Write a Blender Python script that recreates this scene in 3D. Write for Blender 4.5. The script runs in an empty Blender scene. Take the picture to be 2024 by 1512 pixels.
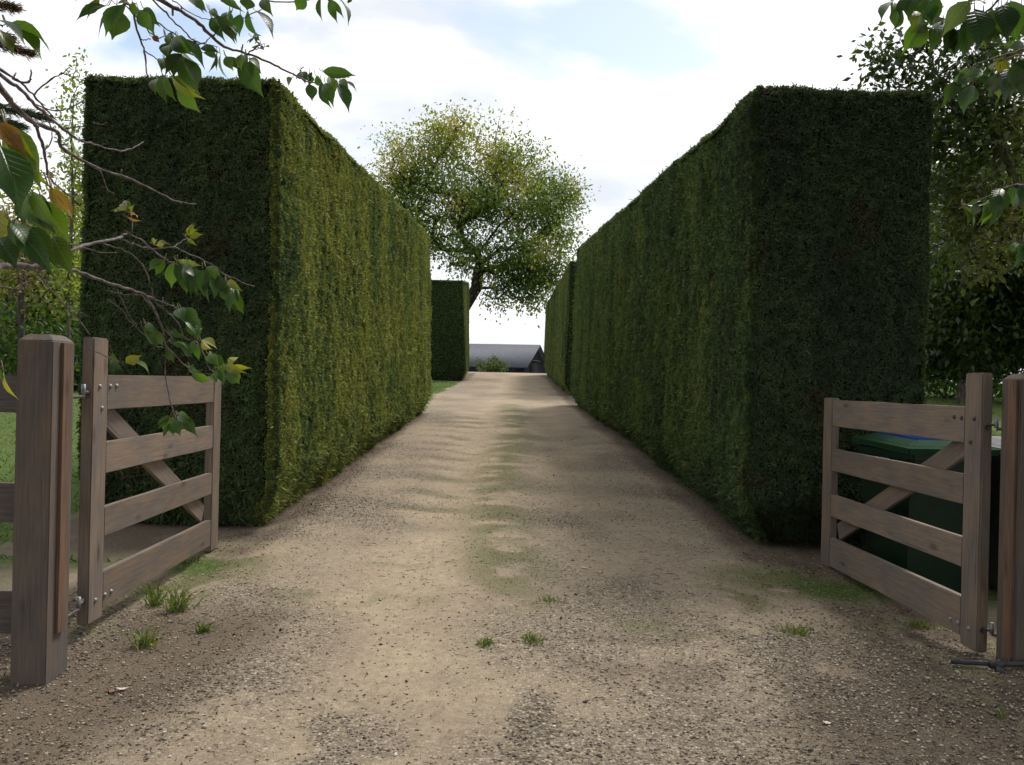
import bpy, bmesh, math, random
import numpy as np
from mathutils import Vector, Matrix

random.seed(7)
rng = np.random.default_rng(11)
S = bpy.context.scene
C = S.collection

# ------------------------------------------------------------------ camera
F, ROLL, CAMZ = 1753.0, 0.023, 1.35          # focal length in photo pixels (2024 wide)
cr, sr = math.cos(ROLL), math.sin(ROLL)
cam = bpy.data.cameras.new('camera')
cam.sensor_width = 36.0
cam.lens = F / 2024 * 36.0
cam.clip_start = 0.02
cam.clip_end = 3000
co = bpy.data.objects.new('camera', cam)
C.objects.link(co)
co.matrix_world = Matrix.Translation((0, 0, CAMZ)) @ Matrix.Rotation(math.radians(90), 4, 'X') @ Matrix.Rotation(ROLL, 4, 'Z')
S.camera = co

# ------------------------------------------------------------------ light
SUN_EL, SUN_AZ = math.radians(56), math.radians(38)     # azimuth measured from +Y towards +X
w = bpy.data.worlds.new('World')
S.world = w
w.use_nodes = True
nt = w.node_tree
nt.nodes.clear()
N, L = nt.nodes.new, nt.links.new
out = N('ShaderNodeOutputWorld')
bg = N('ShaderNodeBackground')
bg.inputs['Strength'].default_value = 0.085
sky = N('ShaderNodeTexSky')
sky.sky_type = 'NISHITA'
sky.sun_disc = False
sky.sun_elevation = SUN_EL
sky.sun_rotation = SUN_AZ
sky.air_density = 1.0
tc = N('ShaderNodeTexCoord')
mp = N('ShaderNodeMapping')
mp.inputs['Scale'].default_value = (1.0, 1.0, 2.3)
mp.inputs['Location'].default_value = (5.1, 2.2, 0.4)
nz = N('ShaderNodeTexNoise')
nz.inputs['Scale'].default_value = 3.4
nz.inputs['Detail'].default_value = 7
nz.inputs['Roughness'].default_value = 0.5
nz.inputs['Distortion'].default_value = 0.25
rp = N('ShaderNodeValToRGB')
rp.color_ramp.elements[0].position = 0.35
rp.color_ramp.elements[1].position = 0.46
n2 = N('ShaderNodeTexNoise')
n2.inputs['Scale'].default_value = 4.0
n2.inputs['Detail'].default_value = 5
rp2 = N('ShaderNodeValToRGB')
rp2.color_ramp.elements[0].color = (10.0, 10.6, 11.5, 1)
rp2.color_ramp.elements[1].color = (14.5, 14.5, 14.6, 1)
rp2.color_ramp.elements[0].position = 0.34
rp2.color_ramp.elements[1].position = 0.52
gain = N('ShaderNodeMix'); gain.data_type = 'RGBA'; gain.blend_type = 'MULTIPLY'
gain.inputs[0].default_value = 1.0
gain.inputs[7].default_value = (3.0, 2.6, 2.2, 1)         # thin veil over the blue
mx = N('ShaderNodeMix'); mx.data_type = 'RGBA'
L(tc.outputs['Generated'], mp.inputs['Vector'])
L(mp.outputs['Vector'], nz.inputs['Vector'])
L(mp.outputs['Vector'], n2.inputs['Vector'])
L(nz.outputs['Fac'], rp.inputs['Fac'])
L(n2.outputs['Fac'], rp2.inputs['Fac'])
L(sky.outputs['Color'], gain.inputs[6])
sz = N('ShaderNodeSeparateXYZ')                       # cloud bank closes towards the horizon
hz = N('ShaderNodeMapRange')
for i_, v_ in ((1, 0.04), (2, 0.17), (3, 1.0), (4, 0.0)): hz.inputs[i_].default_value = v_
mxf = N('ShaderNodeMath'); mxf.operation = 'MAXIMUM'
L(tc.outputs['Generated'], sz.inputs[0]); L(sz.outputs['Z'], hz.inputs[0])
L(rp.outputs['Color'], mxf.inputs[0]); L(hz.outputs[0], mxf.inputs[1])
L(mxf.outputs[0], mx.inputs[0])
L(gain.outputs[2], mx.inputs[6])
L(rp2.outputs['Color'], mx.inputs[7])
L(mx.outputs[2], bg.inputs['Color'])
L(bg.outputs['Background'], out.inputs['Surface'])

sun = bpy.data.lights.new('sun', 'SUN')
sun.energy = 3.2
sun.angle = math.radians(14)
sun.color = (1.0, 0.96, 0.9)
so = bpy.data.objects.new('sun', sun)
C.objects.link(so)
sd = Vector((math.sin(SUN_AZ) * math.cos(SUN_EL), math.cos(SUN_AZ) * math.cos(SUN_EL), math.sin(SUN_EL)))
so.rotation_euler = sd.to_track_quat('Z', 'Y').to_euler()

S.view_settings.view_transform = 'Standard'
S.view_settings.look = 'None'
S.view_settings.exposure = 0.0
S.view_settings.gamma = 1.0
S.render.engine = 'CYCLES'
S.cycles.max_bounces = 6
S.cycles.diffuse_bounces = 3
S.cycles.transmission_bounces = 4
S.cycles.use_denoising = True

# ------------------------------------------------------------------ helpers
def P(x, y, Y):
    """photo pixel at depth Y -> world point"""
    u, v = x - 1012.0, y - 756.0
    return np.array([(u * cr + v * sr) * Y / F, Y, CAMZ - (-u * sr + v * cr) * Y / F])

def ss(a, b, x):
    t = np.clip((np.asarray(x, float) - a) / (b - a), 0, 1)
    return t * t * (3 - 2 * t)

def hash3(i, j, k, seed):
    n = (i.astype(np.int64) * 374761393 + j.astype(np.int64) * 668265263 + k.astype(np.int64) * 2147483647 + seed * 974634777) & 0xFFFFFFFF
    n = ((n ^ (n >> 13)) * 1274126177) & 0xFFFFFFFF
    n = ((n ^ (n >> 16)) * 2246822519) & 0xFFFFFFFF
    return ((n ^ (n >> 15)) & 0xFFFFFF) / float(0xFFFFFF)

def vnoise(p, seed=0):
    p = np.asarray(p, float)
    i = np.floor(p)
    f = p - i
    f = f * f * (3 - 2 * f)
    i = i.astype(np.int64)
    r = 0
    for a in (0, 1):
        for b in (0, 1):
            for c in (0, 1):
                wgt = (f[:, 0] if a else 1 - f[:, 0]) * (f[:, 1] if b else 1 - f[:, 1]) * (f[:, 2] if c else 1 - f[:, 2])
                r = r + wgt * hash3(i[:, 0] + a, i[:, 1] + b, i[:, 2] + c, seed)
    return r

def fbm(p, sc=1.0, oct=3, seed=0):
    p = np.asarray(p, float) * sc
    r, a, t = 0, 1.0, 0
    for o in range(oct):
        r = r + a * vnoise(p, seed + o * 17)
        t += a
        a *= 0.5
        p = p * 2.03 + 5.3
    return r / t

def fb2(x, y, sc, oct=3, seed=0):
    x = np.asarray(x, float)
    return fbm(np.stack([x.ravel(), np.asarray(y, float).ravel(), np.zeros(x.size)], 1), sc, oct, seed).reshape(x.shape)

def npmesh(name, V, quads=None, tris=None, col=None, mats=(), midx=None, smooth=False, uv=None):
    me = bpy.data.meshes.new(name)
    V = np.asarray(V, np.float32)
    me.vertices.add(len(V))
    me.vertices.foreach_set('co', V.ravel())
    q = np.zeros((0, 4), np.int32) if quads is None else np.asarray(quads, np.int32)
    t = np.zeros((0, 3), np.int32) if tris is None else np.asarray(tris, np.int32)
    loops = np.concatenate([q.ravel(), t.ravel()])
    me.loops.add(len(loops))
    me.loops.foreach_set('vertex_index', loops)
    me.polygons.add(len(q) + len(t))
    st = np.concatenate([np.arange(len(q)) * 4, len(q) * 4 + np.arange(len(t)) * 3]).astype(np.int32)
    me.polygons.foreach_set('loop_start', st)
    if midx is not None:
        me.polygons.foreach_set('material_index', np.asarray(midx, np.int32))
    if smooth:
        me.polygons.foreach_set('use_smooth', np.ones(len(q) + len(t), bool))
    if col is not None:
        a = me.attributes.new('Col', 'FLOAT_COLOR', 'POINT')
        c4 = np.ones((len(V), 4), np.float32)
        c4[:, :3] = col
        a.data.foreach_set('color', c4.ravel())
    if uv is not None:
        u = me.uv_layers.new(name='UVMap')
        u.data.foreach_set('uv', np.asarray(uv, np.float32)[loops].ravel())
    for m in mats:
        me.materials.append(m)
    me.update(calc_edges=True)
    me.validate()
    return me

def link(name, me, parent=None, loc=None):
    o = bpy.data.objects.new(name, me)
    C.objects.link(o)
    if loc is not None:
        o.location = loc
    if parent is not None:
        o.parent = parent
        o.matrix_parent_inverse = Matrix.Translation(-Vector(parent.location))
    return o

def tag(o, label=None, cat=None, group=None, kind=None):
    if label: o['label'] = label
    if cat: o['category'] = cat
    if group: o['group'] = group
    if kind: o['kind'] = kind
    return o

def empty(name, loc, label, cat, group=None):
    o = bpy.data.objects.new(name, None)
    C.objects.link(o)
    o.location = loc
    o.empty_display_size = 0.2
    return tag(o, label, cat, group)

class Geo:
    """collects numpy pieces into one mesh"""
    def __init__(s):
        s.V, s.Q, s.T, s.Cc, s.U, s.n = [], [], [], [], [], 0
    def add(s, V, Q=None, T=None, col=None, uv=None):
        V = np.asarray(V, float)
        s.V.append(V)
        if Q is not None and len(Q): s.Q.append(np.asarray(Q) + s.n)
        if T is not None and len(T): s.T.append(np.asarray(T) + s.n)
        s.Cc.append(np.ones((len(V), 3)) * (np.asarray(col) if col is not None else 1.0))
        s.U.append(uv if uv is not None else np.zeros((len(V), 2)))
        s.n += len(V)
    def mesh(s, name, mats, smooth=False):
        return npmesh(name, np.concatenate(s.V), np.concatenate(s.Q) if s.Q else None, np.concatenate(s.T) if s.T else None,
                      np.concatenate(s.Cc), mats, smooth=smooth, uv=np.concatenate(s.U))

def unit(a):
    return a / np.maximum(np.linalg.norm(a, axis=-1, keepdims=True), 1e-9)

def leaf_quads(pos, d, side, ln, wd, col, droop=0.0):
    """one diamond (4 verts, slightly folded) per leaf"""
    n = len(pos)
    ln = np.asarray(ln).reshape(-1, 1) * np.ones((n, 1)); wd = np.asarray(wd).reshape(-1, 1) * np.ones((n, 1))
    up = np.cross(d, side)
    b = pos
    m = pos + d * ln * 0.45 + up * wd * 0.12
    V = np.stack([b, m - side * wd * 0.5, pos + d * ln - np.array([0, 0, 1.0]) * ln * droop, m + side * wd * 0.5], 1).reshape(-1, 3)
    Q = np.arange(n * 4).reshape(n, 4)
    c = np.repeat(np.ones((n, 3)) * col, 4, 0)
    return V, Q, c

def rand_dirs(n):
    return unit(rng.normal(size=(n, 3)))

def perp(d):
    r = rand_dirs(len(d))
    return unit(np.cross(d, r))

def tube(geo, pts, rad, sides=6, col=None, wob=0.0):
    pts = np.asarray(pts, float)
    rad = np.asarray(rad, float)
    n = len(pts)
    t = np.gradient(pts, axis=0)
    t = unit(t)
    ref = np.array([0.3, 0.2, 1.0]) if abs(t[0][2]) < 0.9 else np.array([1.0, 0.2, 0.1])
    a = unit(np.cross(t, ref))
    b = np.cross(t, a)
    ang = np.arange(sides) / sides * 2 * math.pi
    R = rad[:, None] * np.ones((n, sides))
    if wob: R = R * (1 + wob * rng.normal(size=R.shape))
    V = pts[:, None, :] + R[..., None] * (np.cos(ang)[None, :, None] * a[:, None, :] + np.sin(ang)[None, :, None] * b[:, None, :])
    idx = np.arange(n * sides).reshape(n, sides)
    Q = np.stack([idx[:-1], np.roll(idx, -1, 1)[:-1], np.roll(idx, -1, 1)[1:], idx[1:]], -1).reshape(-1, 4)
    V = V.reshape(-1, 3)
    T = [[0, (k + 1) % sides, k] for k in range(1, sides - 1)]
    T = [[0, k + 1, k] for k in range(1, sides - 1)] + [[(n - 1) * sides, (n - 1) * sides + k, (n - 1) * sides + k + 1] for k in range(1, sides - 1)]
    geo.add(V, Q, T, col)

def smooth_path(pts, k=4):
    pts = np.asarray(pts, float)
    if len(pts) < 3:
        return np.stack([np.interp(np.linspace(0, len(pts) - 1, k * (len(pts) - 1) + 1), np.arange(len(pts)), pts[:, i]) for i in range(pts.shape[1])], 1)
    p = np.vstack([2 * pts[0] - pts[1], pts, 2 * pts[-1] - pts[-2]])
    outp = []
    for i in range(1, len(p) - 2):
        for j in range(k):
            t = j / k
            outp.append(0.5 * (2 * p[i] + (p[i + 1] - p[i - 1]) * t + (2 * p[i - 1] - 5 * p[i] + 4 * p[i + 1] - p[i + 2]) * t * t + (3 * p[i] - p[i - 1] - 3 * p[i + 1] + p[i + 2]) * t ** 3))
    outp.append(pts[-1])
    return np.array(outp)

# ------------------------------------------------------------------ materials
def new_mat(name):
    m = bpy.data.materials.new(name)
    m.use_nodes = True
    m.node_tree.nodes.clear()
    return m, m.node_tree.nodes.new, m.node_tree.links.new

def leaf_mat(name, rough=0.55, trans=0.3, spec=0.3, veins=False, tint=(1.6, 1.7, 0.6)):
    m, n, l = new_mat(name)
    o = n('ShaderNodeOutputMaterial')
    at = n('ShaderNodeAttribute'); at.attribute_name = 'Col'
    pr = n('ShaderNodeBsdfPrincipled')
    pr.inputs['Roughness'].default_value = rough
    pr.inputs['Specular IOR Level'].default_value = spec
    tr = n('ShaderNodeBsdfTranslucent')
    ms = n('ShaderNodeMixShader'); ms.inputs[0].default_value = trans
    tm = n('ShaderNodeMix'); tm.data_type = 'RGBA'; tm.blend_type = 'MULTIPLY'; tm.inputs[0].default_value = 1
    tm.inputs[7].default_value = (*tint, 1)
    csrc = at.outputs['Color']
    if veins:
        uv = n('ShaderNodeUVMap')
        sep = n('ShaderNodeSeparateXYZ'); l(uv.outputs['UV'], sep.inputs[0])
        ab = n('ShaderNodeMath'); ab.operation = 'ABSOLUTE'; l(sep.outputs['Y'], ab.inputs[0])
        mu = n('ShaderNodeMath'); mu.operation = 'MULTIPLY_ADD'; mu.inputs[1].default_value = -0.22; l(ab.outputs[0], mu.inputs[0]); l(sep.outputs['X'], mu.inputs[2])
        fr = n('ShaderNodeMath'); fr.operation = 'MULTIPLY'; fr.inputs[1].default_value = 10.0; l(mu.outputs[0], fr.inputs[0])
        pp = n('ShaderNodeMath'); pp.operation = 'PINGPONG'; pp.inputs[1].default_value = 0.5; l(fr.outputs[0], pp.inputs[0])
        rm = n('ShaderNodeMapRange'); rm.inputs[1].default_value = 0.0; rm.inputs[2].default_value = 0.12; rm.inputs[3].default_value = 1; rm.inputs[4].default_value = 0; l(pp.outputs[0], rm.inputs[0])
        mid = n('ShaderNodeMapRange'); mid.inputs[1].default_value = 0.03; mid.inputs[2].default_value = 0.09; mid.inputs[3].default_value = 1; mid.inputs[4].default_value = 0; l(ab.outputs[0], mid.inputs[0])
        mxm = n('ShaderNodeMath'); mxm.operation = 'MAXIMUM'; l(rm.outputs[0], mxm.inputs[0]); l(mid.outputs[0], mxm.inputs[1])
        vm = n('ShaderNodeMix'); vm.data_type = 'RGBA'; vm.blend_type = 'MULTIPLY'; vm.inputs[7].default_value = (1.5, 1.45, 1.35, 1)
        sc = n('ShaderNodeMath'); sc.operation = 'MULTIPLY'; sc.inputs[1].default_value = 0.55; l(mxm.outputs[0], sc.inputs[0])
        l(sc.outputs[0], vm.inputs[0]); l(at.outputs['Color'], vm.inputs[6])
        csrc = vm.outputs[2]
        bp = n('ShaderNodeBump'); bp.inputs['Strength'].default_value = 0.5; bp.inputs['Distance'].default_value = 0.0015; bp.invert = True
        l(mxm.outputs[0], bp.inputs['Height']); l(bp.outputs['Normal'], pr.inputs['Normal'])
    l(csrc, pr.inputs['Base Color'])
    l(csrc, tm.inputs[6]); l(tm.outputs[2], tr.inputs['Color'])
    l(pr.outputs[0], ms.inputs[1]); l(tr.outputs[0], ms.inputs[2]); l(ms.outputs[0], o.inputs['Surface'])
    return m

def noisy_mat(name, c1, c2, scale=8, rough=0.8, stretch=(1, 1, 1), bump=0.0, spec=0.3, detail=6, coords='Object', metallic=0.0, c3=None):
    m, n, l = new_mat(name)
    o = n('ShaderNodeOutputMaterial')
    pr = n('ShaderNodeBsdfPrincipled'); pr.inputs['Roughness'].default_value = rough; pr.inputs['Specular IOR Level'].default_value = spec
    pr.inputs['Metallic'].default_value = metallic
    tcn = n('ShaderNodeTexCoord'); mpn = n('ShaderNodeMapping'); mpn.inputs['Scale'].default_value = stretch
    nn = n('ShaderNodeTexNoise'); nn.inputs['Scale'].default_value = scale; nn.inputs['Detail'].default_value = detail
    rr = n('ShaderNodeValToRGB'); rr.color_ramp.elements[0].position = 0.3; rr.color_ramp.elements[1].position = 0.7
    rr.color_ramp.elements[0].color = (*c1, 1); rr.color_ramp.elements[1].color = (*c2, 1)
    if c3:
        e = rr.color_ramp.elements.new(0.5); e.color = (*c3, 1)
    l(tcn.outputs[coords], mpn.inputs[0]); l(mpn.outputs[0], nn.inputs['Vector']); l(nn.outputs['Fac'], rr.inputs[0]); l(rr.outputs[0], pr.inputs['Base Color'])
    if bump:
        b = n('ShaderNodeBump'); b.inputs['Strength'].default_value = bump; b.inputs['Distance'].default_value = 0.01
        l(nn.outputs['Fac'], b.inputs['Height']); l(b.outputs[0], pr.inputs['Normal'])
    l(pr.outputs[0], o.inputs['Surface'])
    return m

def wood_mat(name, base, dark, light, warm=0.25):
    """weathered board: grain along local X, knots, grey patches, silvering"""
    m, n, l = new_mat(name)
    o = n('ShaderNodeOutputMaterial')
    pr = n('ShaderNodeBsdfPrincipled'); pr.inputs['Roughness'].default_value = 0.75; pr.inputs['Specular IOR Level'].default_value = 0.25
    tcn = n('ShaderNodeTexCoord'); oi = n('ShaderNodeObjectInfo')
    ad = n('ShaderNodeVectorMath'); ad.operation = 'ADD'
    cx = n('ShaderNodeCombineXYZ'); mu = n('ShaderNodeMath'); mu.operation = 'MULTIPLY'; mu.inputs[1].default_value = 37.0
    l(oi.outputs['Random'], mu.inputs[0]); l(mu.outputs[0], cx.inputs[0]); l(mu.outputs[0], cx.inputs[1]); l(mu.outputs[0], cx.inputs[2])
    l(tcn.outputs['Object'], ad.inputs[0]); l(cx.outputs[0], ad.inputs[1])
    m1 = n('ShaderNodeMapping'); m1.inputs['Scale'].default_value = (1.6, 26, 26); l(ad.outputs[0], m1.inputs[0])
    g1 = n('ShaderNodeTexNoise'); g1.inputs['Scale'].default_value = 3.0; g1.inputs['Detail'].default_value = 8; g1.inputs['Roughness'].default_value = 0.62; g1.inputs['Distortion'].default_value = 0.4
    l(m1.outputs[0], g1.inputs['Vector'])
    r1 = n('ShaderNodeValToRGB'); e = r1.color_ramp.elements
    e[0].position = 0.28; e[0].color = (*dark, 1); e[1].position = 0.72; e[1].color = (*light, 1)
    k = r1.color_ramp.elements.new(0.5); k.color = (*base, 1)
    l(g1.outputs['Fac'], r1.inputs[0])
    m2 = n('ShaderNodeMapping'); m2.inputs['Scale'].default_value = (2.2, 5, 5); l(ad.outputs[0], m2.inputs[0])
    g2 = n('ShaderNodeTexNoise'); g2.inputs['Scale'].default_value = 1.6; g2.inputs['Detail'].default_value = 5; l(m2.outputs[0], g2.inputs['Vector'])
    r2 = n('ShaderNodeValToRGB'); r2.color_ramp.elements[0].position = 0.38; r2.color_ramp.elements[1].position = 0.68
    r2.color_ramp.elements[0].color = (0.84, 0.86, 0.92, 1); r2.color_ramp.elements[1].color = (1.14, 1.04, 0.93, 1)
    l(g2.outputs['Fac'], r2.inputs[0])
    mm = n('ShaderNodeMix'); mm.data_type = 'RGBA'; mm.blend_type = 'MULTIPLY'; mm.inputs[0].default_value = 1.0
    l(r1.outputs[0], mm.inputs[6]); l(r2.outputs[0], mm.inputs[7])
    # fine dark checks along the grain
    m3 = n('ShaderNodeMapping'); m3.inputs['Scale'].default_value = (0.9, 60, 60); l(ad.outputs[0], m3.inputs[0])
    g3 = n('ShaderNodeTexNoise'); g3.inputs['Scale'].default_value = 2.0; g3.inputs['Detail'].default_value = 3; l(m3.outputs[0], g3.inputs['Vector'])
    r3 = n('ShaderNodeValToRGB'); r3.color_ramp.elements[0].position = 0.26; r3.color_ramp.elements[1].position = 0.36
    r3.color_ramp.elements[0].color = (0.45, 0.42, 0.4, 1); r3.color_ramp.elements[1].color = (1, 1, 1, 1)
    l(g3.outputs['Fac'], r3.inputs[0])
    m4 = n('ShaderNodeMix'); m4.data_type = 'RGBA'; m4.blend_type = 'MULTIPLY'; m4.inputs[0].default_value = 1.0
    l(mm.outputs[2], m4.inputs[6]); l(r3.outputs[0], m4.inputs[7])
    # knots and water stains
    vo = n('ShaderNodeTexVoronoi'); vo.inputs['Scale'].default_value = 1.0
    m5 = n('ShaderNodeMapping'); m5.inputs['Scale'].default_value = (2.4, 7, 7); l(ad.outputs[0], m5.inputs[0]); l(m5.outputs[0], vo.inputs['Vector'])
    r5 = n('ShaderNodeValToRGB'); r5.color_ramp.elements[0].position = 0.06; r5.color_ramp.elements[1].position = 0.16
    r5.color_ramp.elements[0].color = (0.5, 0.42, 0.36, 1); r5.color_ramp.elements[1].color = (1, 1, 1, 1)
    l(vo.outputs['Distance'], r5.inputs[0])
    m6 = n('ShaderNodeMix'); m6.data_type = 'RGBA'; m6.blend_type = 'MULTIPLY'; m6.inputs[0].default_value = 0.8
    l(m4.outputs[2], m6.inputs[6]); l(r5.outputs[0], m6.inputs[7])
    hs = n('ShaderNodeHueSaturation')
    mr = n('ShaderNodeMapRange'); mr.inputs[3].default_value = 0.86; mr.inputs[4].default_value = 1.14; l(oi.outputs['Random'], mr.inputs[0]); l(mr.outputs[0], hs.inputs['Value'])
    l(m6.outputs[2], hs.inputs['Color']); l(hs.outputs[0], pr.inputs['Base Color'])
    bp = n('ShaderNodeBump'); bp.inputs['Strength'].default_value = 0.35; bp.inputs['Distance'].default_value = 0.003
    l(g1.outputs['Fac'], bp.inputs['Height']); l(bp.outputs[0], pr.inputs['Normal'])
    l(pr.outputs[0], o.inputs['Surface'])
    return m

M = {}
M['yew'] = leaf_mat('yew_leaves', 0.75, 0.14, 0.1)
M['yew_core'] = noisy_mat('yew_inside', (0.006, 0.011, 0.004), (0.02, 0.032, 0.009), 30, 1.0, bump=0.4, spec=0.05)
M['leaf'] = leaf_mat('tree_leaves', 0.5, 0.32, 0.3)
M['cherry_leaf'] = leaf_mat('cherry_leaves', 0.38, 0.26, 0.45, veins=True, tint=(2.1, 2.2, 0.5))
M['needle'] = leaf_mat('conifer_needles', 0.6, 0.1, 0.2)
M['grass'] = leaf_mat('grass_blades', 0.55, 0.3, 0.25)
M['stone'] = leaf_mat('gravel_stone', 0.9, 0.0, 0.2)
M['bark'] = noisy_mat('bark', (0.035, 0.028, 0.024), (0.13, 0.11, 0.1), 18, 0.95, (1, 1, 0.25), 0.6, 0.1)
M['cherry_bark'] = noisy_mat('cherry_bark', (0.07, 0.055, 0.055), (0.24, 0.2, 0.19), 60, 0.7, (1, 1, 1), 0.4, 0.3, c3=(0.13, 0.1, 0.1))
M['oak_bark'] = noisy_mat('oak_bark', (0.012, 0.01, 0.009), (0.05, 0.042, 0.036), 14, 0.95, (1, 1, 0.3), 0.5, 0.1)
M['gate_wood'] = wood_mat('gate_wood', (0.185, 0.15, 0.12), (0.145, 0.114, 0.09), (0.225, 0.188, 0.156))
M['post_wood'] = wood_mat('post_wood', (0.12, 0.1, 0.085), (0.096, 0.078, 0.066), (0.148, 0.125, 0.108))
M['batten_wood'] = wood_mat('batten_wood', (0.165, 0.103, 0.068), (0.12, 0.074, 0.05), (0.21, 0.14, 0.098))
M['fence_wood'] = wood_mat('fence_wood', (0.11, 0.097, 0.09), (0.075, 0.065, 0.06), (0.16, 0.145, 0.135))
M['steel'] = noisy_mat('galvanised_steel', (0.2, 0.205, 0.215), (0.38, 0.385, 0.4), 60, 0.6, metallic=0.85, spec=0.5)
M['dark_steel'] = noisy_mat('dark_steel', (0.05, 0.045, 0.04), (0.14, 0.12, 0.11), 60, 0.6, metallic=0.6, spec=0.4)
M['bin_green'] = noisy_mat('bin_green', (0.006, 0.02, 0.011), (0.01, 0.03, 0.016), 12, 0.5, spec=0.3)
M['lid_green'] = noisy_mat('lid_green', (0.013, 0.042, 0.021), (0.02, 0.056, 0.028), 12, 0.85, spec=0.08)
M['lid_blue'] = noisy_mat('lid_blue', (0.008, 0.04, 0.2), (0.014, 0.06, 0.27), 12, 0.85, spec=0.08)
M['bin_black'] = noisy_mat('bin_black', (0.012, 0.013, 0.014), (0.025, 0.026, 0.028), 12, 0.5, spec=0.4)
M['lid_grey'] = noisy_mat('lid_grey', (0.11, 0.11, 0.11), (0.16, 0.16, 0.155), 12, 0.5, spec=0.4)
M['sticker'] = noisy_mat('number_sticker', (0.42, 0.42, 0.4), (0.58, 0.58, 0.55), 40, 0.6)
M['ink'] = noisy_mat('number_ink', (0.01, 0.01, 0.01), (0.02, 0.02, 0.02), 40, 0.6)
M['pipe'] = noisy_mat('black_poly_pipe', (0.018, 0.018, 0.022), (0.05, 0.048, 0.05), 30, 0.55, spec=0.4)
M['slate'] = noisy_mat('slate_roof', (0.05, 0.053, 0.072), (0.08, 0.084, 0.108), 3, 0.7, (1, 1, 4), 0.2)
M['black_boards'] = noisy_mat('tarred_boards', (0.012, 0.012, 0.018), (0.03, 0.029, 0.038), 4, 0.95, (6, 6, 0.4), 0.3, 0.05)
M['door_boards'] = noisy_mat('dark_door', (0.012, 0.011, 0.013), (0.022, 0.02, 0.023), 4, 0.95, (6, 6, 0.4), 0.3, 0.05)
M['chip'] = noisy_mat('pale_chip', (0.5, 0.42, 0.33), (0.7, 0.62, 0.52), 50, 0.8)
M['rust_leaf'] = noisy_mat('rust_leaf', (0.17, 0.085, 0.05), (0.27, 0.14, 0.08), 50, 0.8)

# ------------------------------------------------------------------ terrain
def gz(x, y):
    x = np.asarray(x, float); y = np.asarray(y, float)
    z = np.interp(y, [-60, 0, 4, 36.5, 39, 45, 50, 70, 100, 200, 800], [-1.2, -0.208, 0, 1.69, 1.77, 1.85, 1.75, 0.7, 0.4, 0.2, 0.0])
    z = z - 0.06 * ss(0.8, 1.9, x) * ss(4.1, 5.0, y) * (1 - ss(8, 12, y)) - 0.05 * ss(1.8, 2.3, x) * ss(4.4, 5.2, y) * (1 - ss(7.5, 9, y))
    z = z - 0.03 * ss(-1.7, -2.0, x) * ss(4.6, 5.4, y) * (1 - ss(7, 8, y))
    return z

XL = lambda y: np.interp(y, [-6, 2.5, 3.6, 4.5, 6, 7, 18, 23, 31, 37, 42, 52], [-5, -2.7, -2.15, -1.95, -1.75, -1.7, -1.66, -1.85, -1.5, -1.5, -4, -9])
XR = lambda y: np.interp(y, [-6, 2.5, 3.6, 4.5, 6, 7, 20, 36.5, 42, 52], [5, 2.6, 1.9, 1.75, 1.75, 1.68, 1.3, 1.2, 4, 9])

def blob(x, y, cx, cy, rx, ry, soft=1.0):
    d = np.sqrt(((x - cx) / rx) ** 2 + ((y - cy) / ry) ** 2)
    return 1 - ss(1 - 0.6 * soft, 1 + 0.6 * soft, d)

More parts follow.
